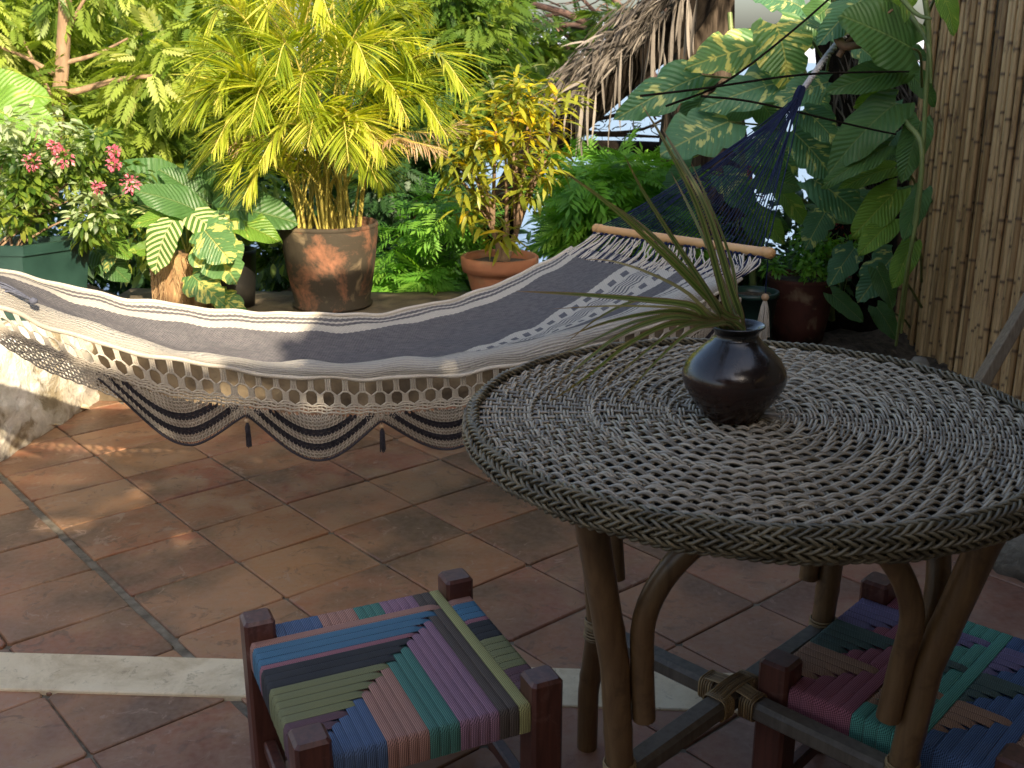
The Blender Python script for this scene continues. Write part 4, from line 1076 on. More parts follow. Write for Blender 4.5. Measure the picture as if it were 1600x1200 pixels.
def pinnate(n=6,L=1.0,lf=.34,W=.36,droop=.25,tip=True):
    V=[];F=[];UV=[];o_=0
    lv_,lf_,lu_=rhomb(lf,lf*W)
    def put(pos,ang,sc,pitch=-.25):
        nonlocal o_
        c,s=math.cos(ang),math.sin(ang); q=lv_*sc
        q=np.stack([q[:,0],q[:,1]*math.cos(pitch)-q[:,2]*math.sin(pitch),q[:,1]*math.sin(pitch)+q[:,2]],1)
        q=np.stack([q[:,0]*c+q[:,1]*s,-q[:,0]*s+q[:,1]*c,q[:,2]],1)+pos
        V.append(q);F.append(lf_+o_);UV.append(lu_);o_+=len(q)
    for k in range(n):
        t=.18+.8*k/n; pos=np.array([0,t*L,-droop*t*t*L]); sc=.75+.5*math.sin(PI*t)
        for sgn in (-1,1): put(pos,sgn*R(58-22*t),sc)
    put(np.array([0,.97*L,-droop*L]),0,1.0)
    V.append(np.array([(-.008,0,0),(.008,0,0),(.004,L,-droop*L),(-.004,L,-droop*L)]));F.append(np.array([[0,1,2,3]])+o_);UV.append(np.zeros((4,2)))
    return np.concatenate(V),np.concatenate(F),np.concatenate(UV)
def scatter(mb,tmpl,P,D,scale,rnd,roll=None,mat=0):
    """place a template at points P, along directions D"""
    V0,F0,U0=tmpl; n=len(P); D=nrm(D)
    up=np.tile([0,0,1.],(n,1)); X=np.cross(D,up); X[np.linalg.norm(X,axis=1)<1e-3]=[1,0,0]; X=nrm(X); Z=np.cross(X,D)
    if roll is not None:
        c,s=np.cos(roll)[:,None],np.sin(roll)[:,None]; X,Z=X*c+Z*s,Z*c-X*s
    Mx=np.stack([X,D,Z],2)*scale[:,None,None]
    V=np.einsum('nij,vj->nvi',Mx,V0)+P[:,None,:]
    F=F0[None]+np.arange(n)[:,None,None]*len(V0)
    mb.add(V.reshape(-1,3),F.reshape(-1,F0.shape[1]),mat,np.repeat(rnd,len(V0)),np.tile(U0,(n,1)))
def clumps(centers,radii,per,seed=0):
    rs=np.random.RandomState(seed); P=[];C=[]
    for c,r in zip(centers,radii):
        d=nrm(rs.randn(per,3)); rr=rs.rand(per)**.45; p=np.array(c)+d*rr[:,None]*np.array(r); P.append(p); C.append(d)
    return np.concatenate(P),np.concatenate(C),rs
def foliage(mb,tmpl,centers,radii,per,sc,seed,droop=.5,mat=0,rbase=None):
    P,C,rs=clumps(centers,radii,per,seed)
    D=C*.8+rs.randn(len(P),3)*.45; D[:,2]=D[:,2]*.6-droop*.5
    k=np.repeat(rs.rand(len(centers)),per)
    r=np.clip(k*.45+rs.rand(len(P))*.6,0,1) if rbase is None else np.clip(rbase+rs.rand(len(P))*.4,0,1)
    scatter(mb,tmpl,P,D,sc*(.7+.6*rs.rand(len(P))),r,rs.uniform(-.7,.7,len(P)),mat)
def limb(mb,P,r0,r1,n=14,k=8): add_tube(mb,smooth_path(P,n),np.linspace(r0,r1,n),k)
PIN=pinnate(); PIN2=pinnate(5,1,.42,.42,.3); PIN3=pinnate(5,1,.46,.24,.2); LAN=lancet(1,.3,3); LANW=lancet(1,.42,3,.15,.3)

def tree(name,label,cat,trunkP,r0,r1,branches,centers,radii,per,tmpl,sc,seed,mat,bark,droop=.5):
    t=thing(name,label,cat,(0,0,0))
    b=MB(); limb(b,trunkP,r0,r1,16,12); b.build('trunk',bark,t)
    b=MB()
    for P,ra in branches: limb(b,P,ra,ra*.35,12,7)
    if branches: b.build('branches',bark,t)
    b=MB(); foliage(b,tmpl,centers,radii,per,sc,seed,droop); b.build('crown',mat,t,kind='stuff')
    return t
rs=np.random.RandomState(5)
def region(n,x0,x1,y0,y1,Y0_,Y1_,r,seed):
    q=np.random.RandomState(seed); out=[];rad=[]
    for k in range(n):
        Y=q.uniform(Y0_,Y1_); out.append(at(q.uniform(x0,x1),q.uniform(y0,y1),Y)); rr=r*q.uniform(.6,1.3); rad.append((rr,rr,rr*.8))
    return out,rad
# tree with the brown forked trunk, far left
c,r=region(46,-80,400,-60,230,5.4,6.6,.26,21)
tree('feathery_tree','tree with fine feathery leaves and a forked brown trunk, far left','tree',
     [at(75,330,5.45),at(88,190,5.45),at(98,90,5.45),at(104,-60,5.45)],.045,.028,
     [([at(88,150,5.45),at(130,140,5.45),at(200,122,5.45),at(300,118,5.45)],.022),([at(92,120,5.45),at(40,90,5.45),at(-10,70,5.45)],.015),([at(95,100,5.45),at(150,85,5.45),at(200,60,5.45)],.014),([at(86,160,5.45),at(60,110,5.45),at(35,60,5.45)],.012),([at(98,70,5.45),at(120,20,5.45),at(150,-30,5.45)],.014)],
     c,r,75,PIN,.13,31,LM['feather'],M['bark_brown'],.7)
c,r=region(40,-150,420,-70,260,7.2,8.6,.36,22)
tree('tall_bush','broad green bush behind the feathery tree, upper left background','bush',[at(200,420,7.8),at(210,200,7.8),at(220,40,7.8)],.05,.02,
     [([at(210,240,7.8),at(120,160,7.8),at(60,60,7.9)],.02),([at(212,200,7.8),at(300,120,7.8),at(350,20,7.8)],.02)],c,r,50,PIN2,.16,32,LM['bush'],M['bark_brown'],.5)
c,r=region(48,560,790,-40,210,6.6,7.8,.24,23)
tree('fine_leaved_tree','green fine-leaved tree behind the palm and croton','tree',[at(720,480,7.1),at(712,260,7.1),at(700,40,7.1)],.04,.02,
     [([at(712,260,7.1),at(650,180,7.1),at(610,80,7.0)],.015),([at(712,220,7.1),at(770,140,7.1),at(800,60,7.2)],.015)],c,r,95,PIN,.15,33,LM['bush'],M['bark_brown'],.6)
c,r=region(26,560,760,190,420,5.6,6.4,.17,24)
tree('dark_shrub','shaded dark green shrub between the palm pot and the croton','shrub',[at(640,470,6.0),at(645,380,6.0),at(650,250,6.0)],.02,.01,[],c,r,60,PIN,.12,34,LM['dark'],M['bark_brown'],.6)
c,r=region(22,180,460,250,440,5.2,6.2,.19,25)
tree('leafy_shrub','green leafy shrub behind the broad-leaved pot plants, left','shrub',[at(300,500,5.8),at(310,400,5.8),at(320,280,5.8)],.02,.01,[],c,r,55,LANW,.085,35,LM['bush'],M['bark_brown'],.5)
c,r=region(16,400,640,380,470,5.3,6.0,.14,26)
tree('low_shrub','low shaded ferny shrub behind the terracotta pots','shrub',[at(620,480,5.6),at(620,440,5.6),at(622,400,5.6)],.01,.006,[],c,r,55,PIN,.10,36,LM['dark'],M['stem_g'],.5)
c,r=region(30,845,1040,265,380,5.0,5.9,.15,27)
tree('bright_green_shrub','bright green shrub of slender leaves, between croton and hammock cords','shrub',[at(930,480,5.4),at(935,380,5.4),at(940,270,5.4)],.015,.008,
     [([at(932,380,5.4),at(980,300,5.3),at(1030,250,5.2)],.006),([at(932,360,5.4),at(890,300,5.4),at(860,260,5.4)],.006)],c,r,60,PIN3,.15,37,LM['bright'],M['stem_g'],.35)
c,r=region(14,610,730,300,460,4.75,5.2,.09,28)
tree('slender_leaved_shrub','small bright shrub of slender pointed leaves beside the croton pot','shrub',[at(680,480,5.0),at(682,400,5.0),at(690,330,5.0)],.008,.004,[],c,r,26,PIN3,.12,38,LM['bright'],M['stem_g'],.5)
# foliage seen beyond the cords, low right
c,r=region(26,1010,1330,300,440,5.5,6.2,.15,29)
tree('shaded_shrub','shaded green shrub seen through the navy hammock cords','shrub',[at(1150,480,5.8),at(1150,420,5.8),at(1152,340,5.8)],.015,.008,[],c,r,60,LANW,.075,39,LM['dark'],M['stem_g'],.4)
c,r=region(13,1205,1330,365,430,4.95,5.3,.07,30)
t_=tree('small_leaved_plant','small-leaved plant with red buds growing in the dark red pot','plant',[RP+[0,0,.29],RP+[0,0,.36],RP+[.01,0,.45]],.006,.003,[],c,r,70,LANW,.035,40,LM['bright'],M['stem_g'],.2)
# red flower sprays near the bamboo and behind the cords
def spray(label,spots,seed,mat,cat='flowers',sz=.022,n=26):
    t=thing('flower_spray',label,cat,(0,0,0)); q=np.random.RandomState(seed)
    for (x_,y_,Y_,r_) in spots:
        c=at(x_,y_,Y_); b=MB(); P=c+nrm(q.randn(n,3))*r_*q.rand(n,1)**.4; scatter(b,lancet(1,.5,2,.2,.2),P,q.randn(n,3)+[0,-.3,.6],sz*(.7+.6*q.rand(n)),q.rand(n)); b.build('flower_cluster',mat,t)
        b=MB(); limb(b,[c-[0,0,.16],c-[0.01,0,.08],c],.002,.0015,6,5); b.build('stalk',M['stem_g'],t)
    return t
spray('loose red flower spray seen through the navy hammock cords',[(1165,275,5.5,.05),(1185,285,5.5,.04),(1172,265,5.5,.04),(1190,300,5.5,.03)],3,M['flower_red'],sz=.02)
spray('dark red flower sprays in front of the bamboo fence foot',[(1320,385,5.0,.035),(1318,410,5.0,.03),(1310,360,5.1,.04),(1340,362,5.1,.04),(1325,430,5.0,.03)],4,M['flower_red'],sz=.014)

# ---- flowering plant in the green planter
fp=thing('flowering_plant','pink-flowered bush with pale variegated leaves in the green planter','plant',(0,0,0))
base=planter_ring(.5,.27).mean(0)
b=MB()
for (x_,y_) in [(10,240),(60,200),(105,235),(150,250),(190,230),(30,300),(140,300),(200,300)]:
    e=at(x_,y_,4.15+random.uniform(-.1,.25)); limb(b,[base+[random.uniform(-.1,.1),random.uniform(-.05,.05),0],(base+e)/2+RS.randn(3)*.03,e],.006,.0025,10,6)
b.build('stems',M['bark_brown'],fp)
c,r=region(34,-30,225,205,365,4.05,4.5,.085,41)
b=MB(); foliage(b,LANW,c,r,80,.042,41,.3); b.build('foliage',LM['bush'],fp,kind='stuff')
c,r=region(16,-20,150,190,340,4.0,4.4,.075,42)
b=MB(); foliage(b,LANW,c,r,48,.045,42,.2,0,.45); b.build('pale_foliage',LM['pale'],fp,kind='stuff')
for (x_,y_,rr) in [(100,245,.034),(50,252,.028),(178,236,.018),(178,257,.020),(203,287,.030),(155,293,.020),(85,228,.018)]:
    q=np.random.RandomState(x_); c0_=at(x_,y_,4.02); n=46; b=MB(); P=c0_+nrm(q.randn(n,3))*rr*(.6+.4*q.rand(n,1)); D=P-c0_
    scatter(b,lancet(1,.6,2,.3,.2),P,D+q.randn(n,3)*.01,.017*(.8+.4*q.rand(n)),q.rand(n),q.uniform(-1,1,n)); b.build('flower_cluster',M['flower'],fp)

# ---- potted palm
palm=thing('potted_palm','large yellow-green feathery palm growing from the tall mossy terracotta pot','palm',PALM+[0,0,.32])
PO=PALM+np.array([0,0,.32])
LT=lancet(1,.048,5,.35,.24)
def frond(P,nl,Ll,seed,petiole=.28,r0=.0058,mat=None,hang=.5):
    q=np.random.RandomState(seed); P=smooth_path(P,40)-PO; T=nrm(np.gradient(P,axis=0))
    b=MB(); V,F,uv=tube(P,np.linspace(r0,.0014,40),6); b.add(V,F,1,None,uv)
    t=np.linspace(petiole,.995,nl); idx=t*39; i0=np.clip(idx.astype(int),0,38); f=(idx-i0)[:,None]
    pos=P[i0]*(1-f)+P[i0+1]*f; tan=T[i0]; side=nrm(np.cross(tan,[0,0,1.])+1e-6)
    upn=np.cross(side,tan)
    prof_=np.sin(PI*np.clip((t-petiole)/(1-petiole)*.86+.12,0,1))**.7
    for sg in (-1,1):
        fw=(.75+1.0*(t-petiole)/(1-petiole))[:,None]
        D=side*sg+tan*fw+upn*(.28+.15*q.randn(nl,1))-np.array([0,0,hang])*(.3+.4*q.rand(nl,1))
        sc=Ll*prof_*(.85+.3*q.rand(nl))
        scatter(b,LT,pos,D,sc,np.clip(q.rand()*.45+q.rand(nl)*.6,0,1),q.uniform(-.5,.5,nl)*1.0)
    return b.build('frond',[LM['palm'] if mat is None else mat,M['stem_y']],palm)
FR=[]
qt=np.random.RandomState(71); extra_tips=[(qt.uniform(290,720),qt.uniform(-40,300),qt.uniform(3.9,4.9)) for _ in range(6)]
tips=extra_tips+[ # (px,py,Y) tip , arch height factor
 (320,55,4.3),(370,20,4.6),(300,130,4.2),(285,190,4.1),(330,240,4.0),(410,40,4.2),(455,-40,4.4),(500,-70,4.5),(560,-60,4.3),(600,0,4.2),(655,60,4.3),(660,120,4.1),
 (735,150,4.0),(700,215,4.0),(640,190,3.95),(605,250,3.9),(590,285,3.9),(350,290,4.0),(390,200,3.9),(430,120,3.95),(520,40,4.0),(580,120,3.95),(480,230,3.85),(440,-20,4.9),(540,-20,4.9),(620,80,4.8),(350,100,4.8),(380,310,4.0),(300,270,4.4),(270,205,4.3),(310,185,4.1),(405,255,3.9),(365,215,4.05),(465,180,3.9),(545,255,3.8),(690,175,4.2)]
for k,(tx,ty,tY) in enumerate(tips):
    q=np.random.RandomState(100+k); b0=PO+np.array([q.uniform(-.14,.14),q.uniform(-.12,.12),-.01]); tip=at(tx,ty,tY)
    hor=tip-b0; up=max(.28,hor[2]*1.0+.22*np.linalg.norm(hor[:2])*1.1)
    p1=b0+np.array([hor[0]*.12,hor[1]*.12,up*.42]); p2=b0+np.array([hor[0]*.38,hor[1]*.38,up*.86]); p3=b0+np.array([hor[0]*.72,hor[1]*.72,(up+hor[2])*.5+.07])
    frond([b0,p1,p2,p3,tip],54,.21,200+k,.34 if k%3 else .42,hang=.02+.3*q.rand())
DEADM=leafmat('dead_frond',[(0,(.22,.12,.06)),(.5,(.42,.28,.16)),(1,(.60,.48,.32))],.3)
for k,(tx,ty,tY) in enumerate([(690,235,3.95),(625,215,3.95),(720,190,4.1),(345,215,4.1)]):
    b0=PO+np.array([.03*k-.04,-.03,0]); tip=at(tx,ty,tY); h_=tip-b0; frond([b0,b0+h_*[.15,.15,0]+[0,0,.22],b0+h_*[.5,.5,0]+[0,0,.40],b0+h_*[.8,.8,.3]+[0,0,.28],tip],30,.13,400+k,.5,hang=.9,mat=DEADM)
for k in range(7):
    q=np.random.RandomState(300+k); b0=PO+np.array([q.uniform(-.12,.12),q.uniform(-.12,.12),-.01]); e=b0+np.array([q.uniform(-.1,.1),q.uniform(-.05,.05),q.uniform(.25,.55)])
    b=MB(); limb(b,[b0,(b0+e)/2+q.randn(3)*.01,e],.0062,.0035,8,8); b.V=[v-PO for v in b.V]; b.build('cane_stem',M['stem_y'],palm)
# ---- croton
cro=thing('croton','yellow and green croton shrub in the orange terracotta pot','shrub',CRO+[0,0,.2])
CO=CRO+np.array([0,0,.2])
heads=[]
for (x_,y_,Y_) in [(830,150,4.5),(865,190,4.55),(800,175,4.45),(775,205,4.4),(830,200,4.4),(860,235,4.5),(745,215,4.5),(720,190,4.6),(735,260,4.5),(790,240,4.4),(700,230,4.6),(840,265,4.45),(760,290,4.4),(815,290,4.45),(735,320,4.5),(790,355,4.35),(810,130,4.6),(870,150,4.65),(715,275,4.55),(775,160,4.6)]:
    heads.append(at(x_,y_,Y_))
b=MB()
forks=[CO+np.array([-.03,0,.14]),CO+np.array([.03,.01,.17]),CO+np.array([.07,0,.12])]
for f_ in forks: limb(b,[CO+[(f_[0]-CO[0])*.3,0,-.02],CO*.5+f_*.5+[.01,0,0],f_],.017,.013,8,9)
for h_ in heads:
    f_=forks[int(np.argmin([abs(h_[0]-g[0]) for g in forks]))]; limb(b,[f_,f_*.5+h_*.5+[0,0,.02],h_],.010,.004,9,7)
b.V=[v-CO for v in b.V]; b.build('stems',M['bark_brown'],cro)
b=MB(); qc=np.random.RandomState(6); hc=[h_+qc.randn(3)*.03 for h_ in heads]*2; foliage(b,lancet(1,.2,3,.2,.3),hc,[(.085,.085,.075)]*len(hc),15,.085,66,.1,0,.3); b.V=[v-CO for v in b.V]; b.build('small_leaves',leafmat('croton_small',[(0,(.06,.10,.015)),(.4,(.17,.22,.03)),(.75,(.42,.42,.03)),(1,(.6,.42,.03))],.45,(1.5,1.3,.3)),cro,kind='stuff')
CL=[]
for mi,mt in enumerate(('croton_y','croton_g')):
    for v_ in range(3):
        V,F,U=lancet(1,.19+.04*v_,5,.25,.2+.2*v_); bb=MB(); bb.add(V,F,0,.2+.3*v_,U); CL.append(bb.mesh('leaf',LM[mt]))
for hi,h_ in enumerate(heads):
    q=np.random.RandomState(500+hi); nl=15 if hi not in (15,) else 8
    for k in range(nl):
        lev=k/nl; a=k*2.399; el=lerp(-.35,1.1,lev)+q.randn()*.12
        d=np.array([math.cos(a)*math.cos(el),math.sin(a)*math.cos(el),math.sin(el)])
        gold = q.rand() < (.70 if h_[2]>1.02 else .15)*(.6+.5*lev)
        me=CL[(0 if gold else 3)+q.randint(3)]
        o_=link('leaf',me,cro); o_.matrix_local=mat4(frame(d,roll=q.randn()*.3),h_-CO-np.array([0,0,.05*(1-lev)]),(.085+.04*q.rand())*(1-.25*lev))
# ---- broad-leaf meshes
BM={'pothos':bigleafmat('variegated_climber_leaf',(.06,.16,.085),(.11,.25,.13),(.52,.56,.22),.42),
    'pothos_y':bigleafmat('yellow_climber_leaf',(.07,.17,.06),(.14,.27,.09),(.58,.56,.16),.60),
    'plain':bigleafmat('plain_broad_leaf',(.045,.12,.035),(.09,.19,.055),(.22,.31,.11),.12),
    'stripe':bigleafmat('striped_broad_leaf',(.06,.15,.03),(.10,.20,.04),(.62,.66,.30),.5,stripes=1,vcount=9),
    'yellowgreen':bigleafmat('sunny_broad_leaf',(.10,.22,.03),(.17,.30,.04),(.36,.42,.08),.3)}
def bigleaf_mesh(kind,seed,asp=.75,heart=.18,droop=.35,fold=.22,splits=0):
    q=np.random.RandomState(seed); n=18; m=13; V=[];U=[]
    for i_ in range(n):
        t=i_/(n-1)
        wdt=asp/2*(math.sin(PI*min(1,t**.72*.985+.0))**.72) if 0<t<1 else .001
        if t<.12: wdt=asp/2*(.55+.45*math.sin(PI*(t/.12)/2))*.82
        for j_ in range(m):
            c=(j_/(m-1)-.5)*2
            y=t-heart*abs(c)**1.4*(1-t)**3*1.0
            wave=(.035*math.sin(t*11+seed+(2 if c>0 else 0))+.018*math.sin(t*23+seed*2+(1 if c>0 else 0)))*abs(c)**2
            sx=c*wdt
            if splits and abs(c)>.8: sx*=1-(.10 if abs(c)<.99 else .24)*max(0,math.sin(t*(17 if c>0 else 21)+seed*2))**3
            sx*=1+.05*math.sin(t*9+seed*3+(2 if c>0 else 0))*abs(c)
            z=-droop*t*t+abs(sx)*fold*(1-1.2*abs(c)*.5)+wave-.02*math.cos(t*40)*abs(c)*.25
            V.append((sx,y,z)); U.append((c*.5*(wdt/(asp/2))+.5,t))
    V=np.array(V); F=[]
    for i_ in range(n-1):
        for j_ in range(m-1): a=i_*m+j_; F.append([a,a+1,a+m+1,a+m])
    b=MB(); b.add(V,F,0,q.rand(),np.array(U)); return b.mesh('leaf',BM[kind])
BLM={}
for kk,(asp,he,sp2) in {'pothos':(.74,.2,1),'pothos_y':(.82,.2,1),'plain':(.70,.18,0),'stripe':(.66,.05,0),'yellowgreen':(.62,.15,0)}.items():
    BLM[kk]=[bigleaf_mesh(kk,s_,asp*(.92+.06*s_),he,.12+.10*s_,.2,sp2) for s_ in range(5)]
def place_leaf(parent,org,base,tip,kind,wpx=None,facing=(0,-1,.35),roll=0.,stem=None):
    """base/tip world points; the blade's upper face looks along 'facing'"""
    d=np.array(tip)-np.array(base); L=np.linalg.norm(d); y=d/L; f=np.array(facing,float); z=nrm(f-y*np.dot(f,y)); x=np.cross(y,z)
    Mx=np.stack([x,y,z],1); o_=link('leaf',BLM[kind][random.randrange(5)],parent); asp=1.0 if wpx is None else wpx
    if roll: Mx=Mx@np.array([[math.cos(roll),0,math.sin(roll)],[0,1,0],[-math.sin(roll),0,math.cos(roll)]])
    Ms=Mx*np.array([L*asp,L,L])[None,:]
    lp=np.array(base)-org
    o_.matrix_local=Matrix([[*Ms[0],lp[0]],[*Ms[1],lp[1]],[*Ms[2],lp[2]],[0,0,0,1]])
    if stem is not None:
        b=MB(); st_=np.array(stem); limb(b,[st_,(st_+base)/2+np.array([0,-.02,.05]),np.array(base)-0*y],.0065,.004,8,6); b.V=[v-org for v in b.V]; b.build('leaf_stalk',M['stem_g'],parent)
    return o_
# climber with giant leaves
ORG=np.array([1.35,5.0,.05])
cl=thing('giant_pothos','climbing plant with giant yellow-variegated leaves on the tree, behind the hammock rope','climbing plant',ORG)
GL=[(1212,38,1246,118,4.35,'pothos_y',1.15),(1192,68,1076,98,4.5,'pothos_y',.75),(1096,118,972,164,4.6,'pothos',.62),(1228,128,1112,142,4.4,'pothos',.7),(1138,190,1034,232,4.4,'pothos',1.2),
    (1212,66,1165,44,4.7,'plain',.8),(1238,205,1312,268,4.5,'pothos',1.0),(1272,282,1368,332,4.5,'pothos',.9),(1400,162,1303,228,4.2,'plain',.75),(1388,228,1290,276,4.2,'plain',.5),
    (1425,75,1325,18,4.15,'plain',1.25),(1412,108,1324,120,4.2,'plain',.6),(1352,-4,1293,36,4.2,'pothos',.8),(1294,128,1217,152,4.3,'pothos',.8),(1256,172,1314,212,4.4,'pothos',.9),
    (1392,138,1346,162,4.4,'yellowgreen',.8),(1398,262,1330,272,4.4,'yellowgreen',.6),(1402,296,1338,362,4.35,'yellowgreen',.9),(1396,342,1344,392,4.3,'yellowgreen',.9),(1396,400,1352,452,4.5,'pothos',.9),
    (1438,190,1415,262,4.15,'plain',.7),(1440,300,1412,370,4.15,'plain',.7),(1425,380,1400,440,4.2,'yellowgreen',.8),(1335,388,1300,430,4.7,'pothos',.9),(1300,60,1262,18,4.6,'pothos',.9),(1250,10,1205,-20,4.6,'pothos',.9),
    (1100,150,1060,205,4.7,'plain',.8),(1180,150,1230,200,4.7,'plain',.9),(1330,-30,1390,20,4.3,'pothos_y',.9),(1420,-10,1375,50,4.2,'yellowgreen',.8),(1470,-10,1500,28,3.9,'yellowgreen',.8),(1180,215,1250,250,4.8,'pothos',.9),
    (1330,300,1400,330,4.6,'pothos',.8),(1290,330,1262,380,4.8,'pothos',.9),(1370,420,1402,470,4.4,'plain',.8),(1180,330,1230,375,5.0,'yellowgreen',.9),(1220,300,1265,345,5.0,'yellowgreen',.8),(1080,260,1040,300,5.0,'pothos',.9),
    (1130,275,1180,320,5.0,'pothos',.9),(1300,460,1350,500,4.8,'plain',.8),(1370,480,1400,520,4.8,'plain',.8),(1310,210,1280,250,4.8,'pothos',.9)]
for k,(x0,y0,x1,y1,Yd,kind,asp) in enumerate(GL):
    q=np.random.RandomState(k); bs=at(x0,y0,Yd+.06); tp_=at(x1,y1,Yd-.05)
    st_=at(1290 if x0<1340 else 1440,y0+60,Yd+.45) if k%2==0 else None
    place_leaf(cl,ORG,bs,tp_,kind,asp,(q.uniform(-.35,.35),-1,.55+q.uniform(-.2,.5)),q.uniform(-.25,.25),st_)
q=np.random.RandomState(77)
for k in range(24):
    x=q.uniform(1080,1420); y=q.uniform(-40,400); Yd=q.uniform(4.75,5.35)
    if x<1150 and (y>120 or y<75): continue
    a=q.uniform(0,2*PI); L=q.uniform(50,85)
    place_leaf(cl,ORG,at(x,y,Yd),at(x+L*math.cos(a),y+abs(L*math.sin(a))*.8,Yd-.08),['plain','pothos','plain'][k%3],q.uniform(.7,1.0),(q.uniform(-.5,.5),-1,q.uniform(.1,.9)),q.uniform(-.4,.4))
for P in ([(1440,-40,4.15),(1452,60,4.12),(1446,160,4.12),(1440,260,4.12),(1424,380,4.15),(1408,520,4.3)],[(1420,20,4.3),(1450,70,4.12),(1455,130,4.1)],[(1415,190,4.2),(1440,230,4.1),(1434,330,4.1),(1416,430,4.15),(1400,540,4.35)],[(1395,-20,4.2),(1430,20,4.1),(1455,30,4.05)]):
    b=MB(); limb(b,[at(*p) for p in P],.011,.006,24,7); b.V=[v-ORG for v in b.V]; b.build('vine_stem',M['stem_g'],cl)
for P in ([(1180,480,5.3),(1165,300,5.2),(1150,150,5.2),(1140,20,5.3)],[(1300,500,5.3),(1290,350,5.2),(1280,200,5.2),(1240,60,5.2)]):
    b=MB(); limb(b,[at(*p) for p in P],.018,.012,20,8); b.V=[v-ORG for v in b.V]; b.build('vine_stem',M['stem_g'],cl)
# curled dead stub by the rope
b=MB(); limb(b,[at(1305,30,4.3),at(1308,55,4.25),at(1318,72,4.22),at(1340,70,4.2),at(1362,64,4.2)],.020,.012,14,9); limb(b,[at(1310,88,4.24),at(1330,60,4.22),at(1365,35,4.2),at(1395,15,4.2)],.012,.004,12,9)
b.build('dead_leaf_sheath',simple('dead_brown_sheath',(.07,.03,.015),(.26,.16,.09),14,.8,.8,.006),None,label='curled brown and pale dead leaf sheath beside the hammock rope',cat='dead leaf')
# dark twigs crossing in front of the leaves
for P,lab in (([(1000,150,4.0),(1100,138,3.95),(1240,118,3.9),(1340,113,3.9),(1420,112,4.0)],'thin dark cord running nearly level across the giant leaves'),([(1040,166,4.0),(1130,130,3.95),(1230,55,3.9),(1310,-15,3.85),(1340,-45,3.85)],'thin dark cord slanting up to the right across the giant leaves'),([(1095,150,4.1),(1180,160,4.1),(1330,195,4.1),(1400,210,4.1)],'thin dark cord sloping down behind the hammock knot')):
    b=MB(); limb(b,[at(*p) for p in P],.0045,.0035,20,6); b.build('thin_cord',M['bark_dark'],None,label=lab,cat='cord')

# ---- broad-leaved plants left (over the stump and black pot)
O2=np.array([ST[0],ST[1],.62])
bp=thing('broad_leaved_plant','broad-leaved plant with large arching green and striped leaves, left of the palm pot','plant',O2)
for k,(x0,y0,x1,y1,Yd,kind,asp) in enumerate([(300,330,205,250,4.35,'plain',1.0),(310,330,225,285,4.2,'plain',.8),(330,320,255,262,4.4,'plain',1.0),(330,330,370,262,4.4,'plain',1.0),(340,330,430,312,4.2,'plain',1.0),
      (345,340,435,360,4.15,'yellowgreen',.9),(300,330,205,345,4.2,'yellowgreen',.8),(270,345,225,410,4.05,'stripe',1.1),(300,335,365,372,4.1,'stripe',1.0),(320,330,200,318,4.3,'stripe',.7),(360,345,305,385,4.1,'pothos_y',1.0),
      (325,375,360,425,4.05,'pothos_y',1.2),(300,430,335,462,4.05,'pothos_y',.9),(340,460,375,480,4.05,'pothos_y',.8),(392,330,408,380,4.3,'yellowgreen',.7),(250,390,215,380,4.2,'yellowgreen',.9),(320,360,352,400,4.0,'pothos_y',1.2),(290,300,250,240,4.6,'yellowgreen',.6),(190,380,160,420,4.3,'pothos_y',1.0),(345,300,390,250,4.6,'yellowgreen',.5),(240,300,170,280,4.5,'yellowgreen',.9),(340,320,300,255,4.5,'plain',1.0),(160,360,200,400,4.3,'yellowgreen',.9),(150,390,190,430,4.35,'plain',.9),
      (330,350,400,300,4.5,'plain',1.0),(420,360,395,300,4.4,'yellowgreen',.9),(230,340,150,330,4.4,'yellowgreen',.7)]):
    q=np.random.RandomState(k+60); place_leaf(bp,O2,at(x0,y0,Yd+.06),at(x1,y1,Yd-.06),kind,asp,(q.uniform(-.4,.4),-.8,.9),q.uniform(-.3,.3),ST+[.03,0,.24] if k<12 else None)
O3=np.array([-2.2,4.8,.4])
ee=thing('elephant_ear','elephant-ear plant with big yellow-green leaves at the left edge','plant',O3)
for k,(x0,y0,x1,y1,Yd,kind,asp) in enumerate([(-20,170,62,185,4.9,'yellowgreen',1.3),(-30,150,40,130,5.0,'yellowgreen',1.2),(-10,200,50,240,4.8,'yellowgreen',1.0),(-20,230,30,280,4.7,'plain',1.0),(-10,320,50,345,4.5,'yellowgreen',.9)]):
    place_leaf(ee,O3,at(x0,y0,Yd+.05),at(x1,y1,Yd-.05),kind,asp,(.2,-1,.6),0,at(-60,400,4.9))
# spiky variegated plant lower left of planter, small climbers on the stump
# dry leaves on the tiles
dl=simple('dry_leaf',(.45,.33,.18),(.62,.50,.32),30,.8)
for k,(x_,y_,lab) in enumerate(((140,640,'small pale dry leaf on the tiles by the wall, the farther of two'),(92,664,'small pale dry leaf on the tiles by the wall, the nearer of two'))):
    p=at(x_,y_,1.0); d=p-np.array([0,0,CAMH]); p=np.array([0,0,CAMH])+d*(CAMH-.01)/(-d[2])
    V,F,U=lancet(.07,.04,5,.6,-.1); b=MB(); b.add(V,F,0,.5,U); o_=b.build('dry_leaf',dl,None,label=lab,cat='fallen leaf'); o_.location=p; o_.rotation_euler=(0,0,1.3+k)

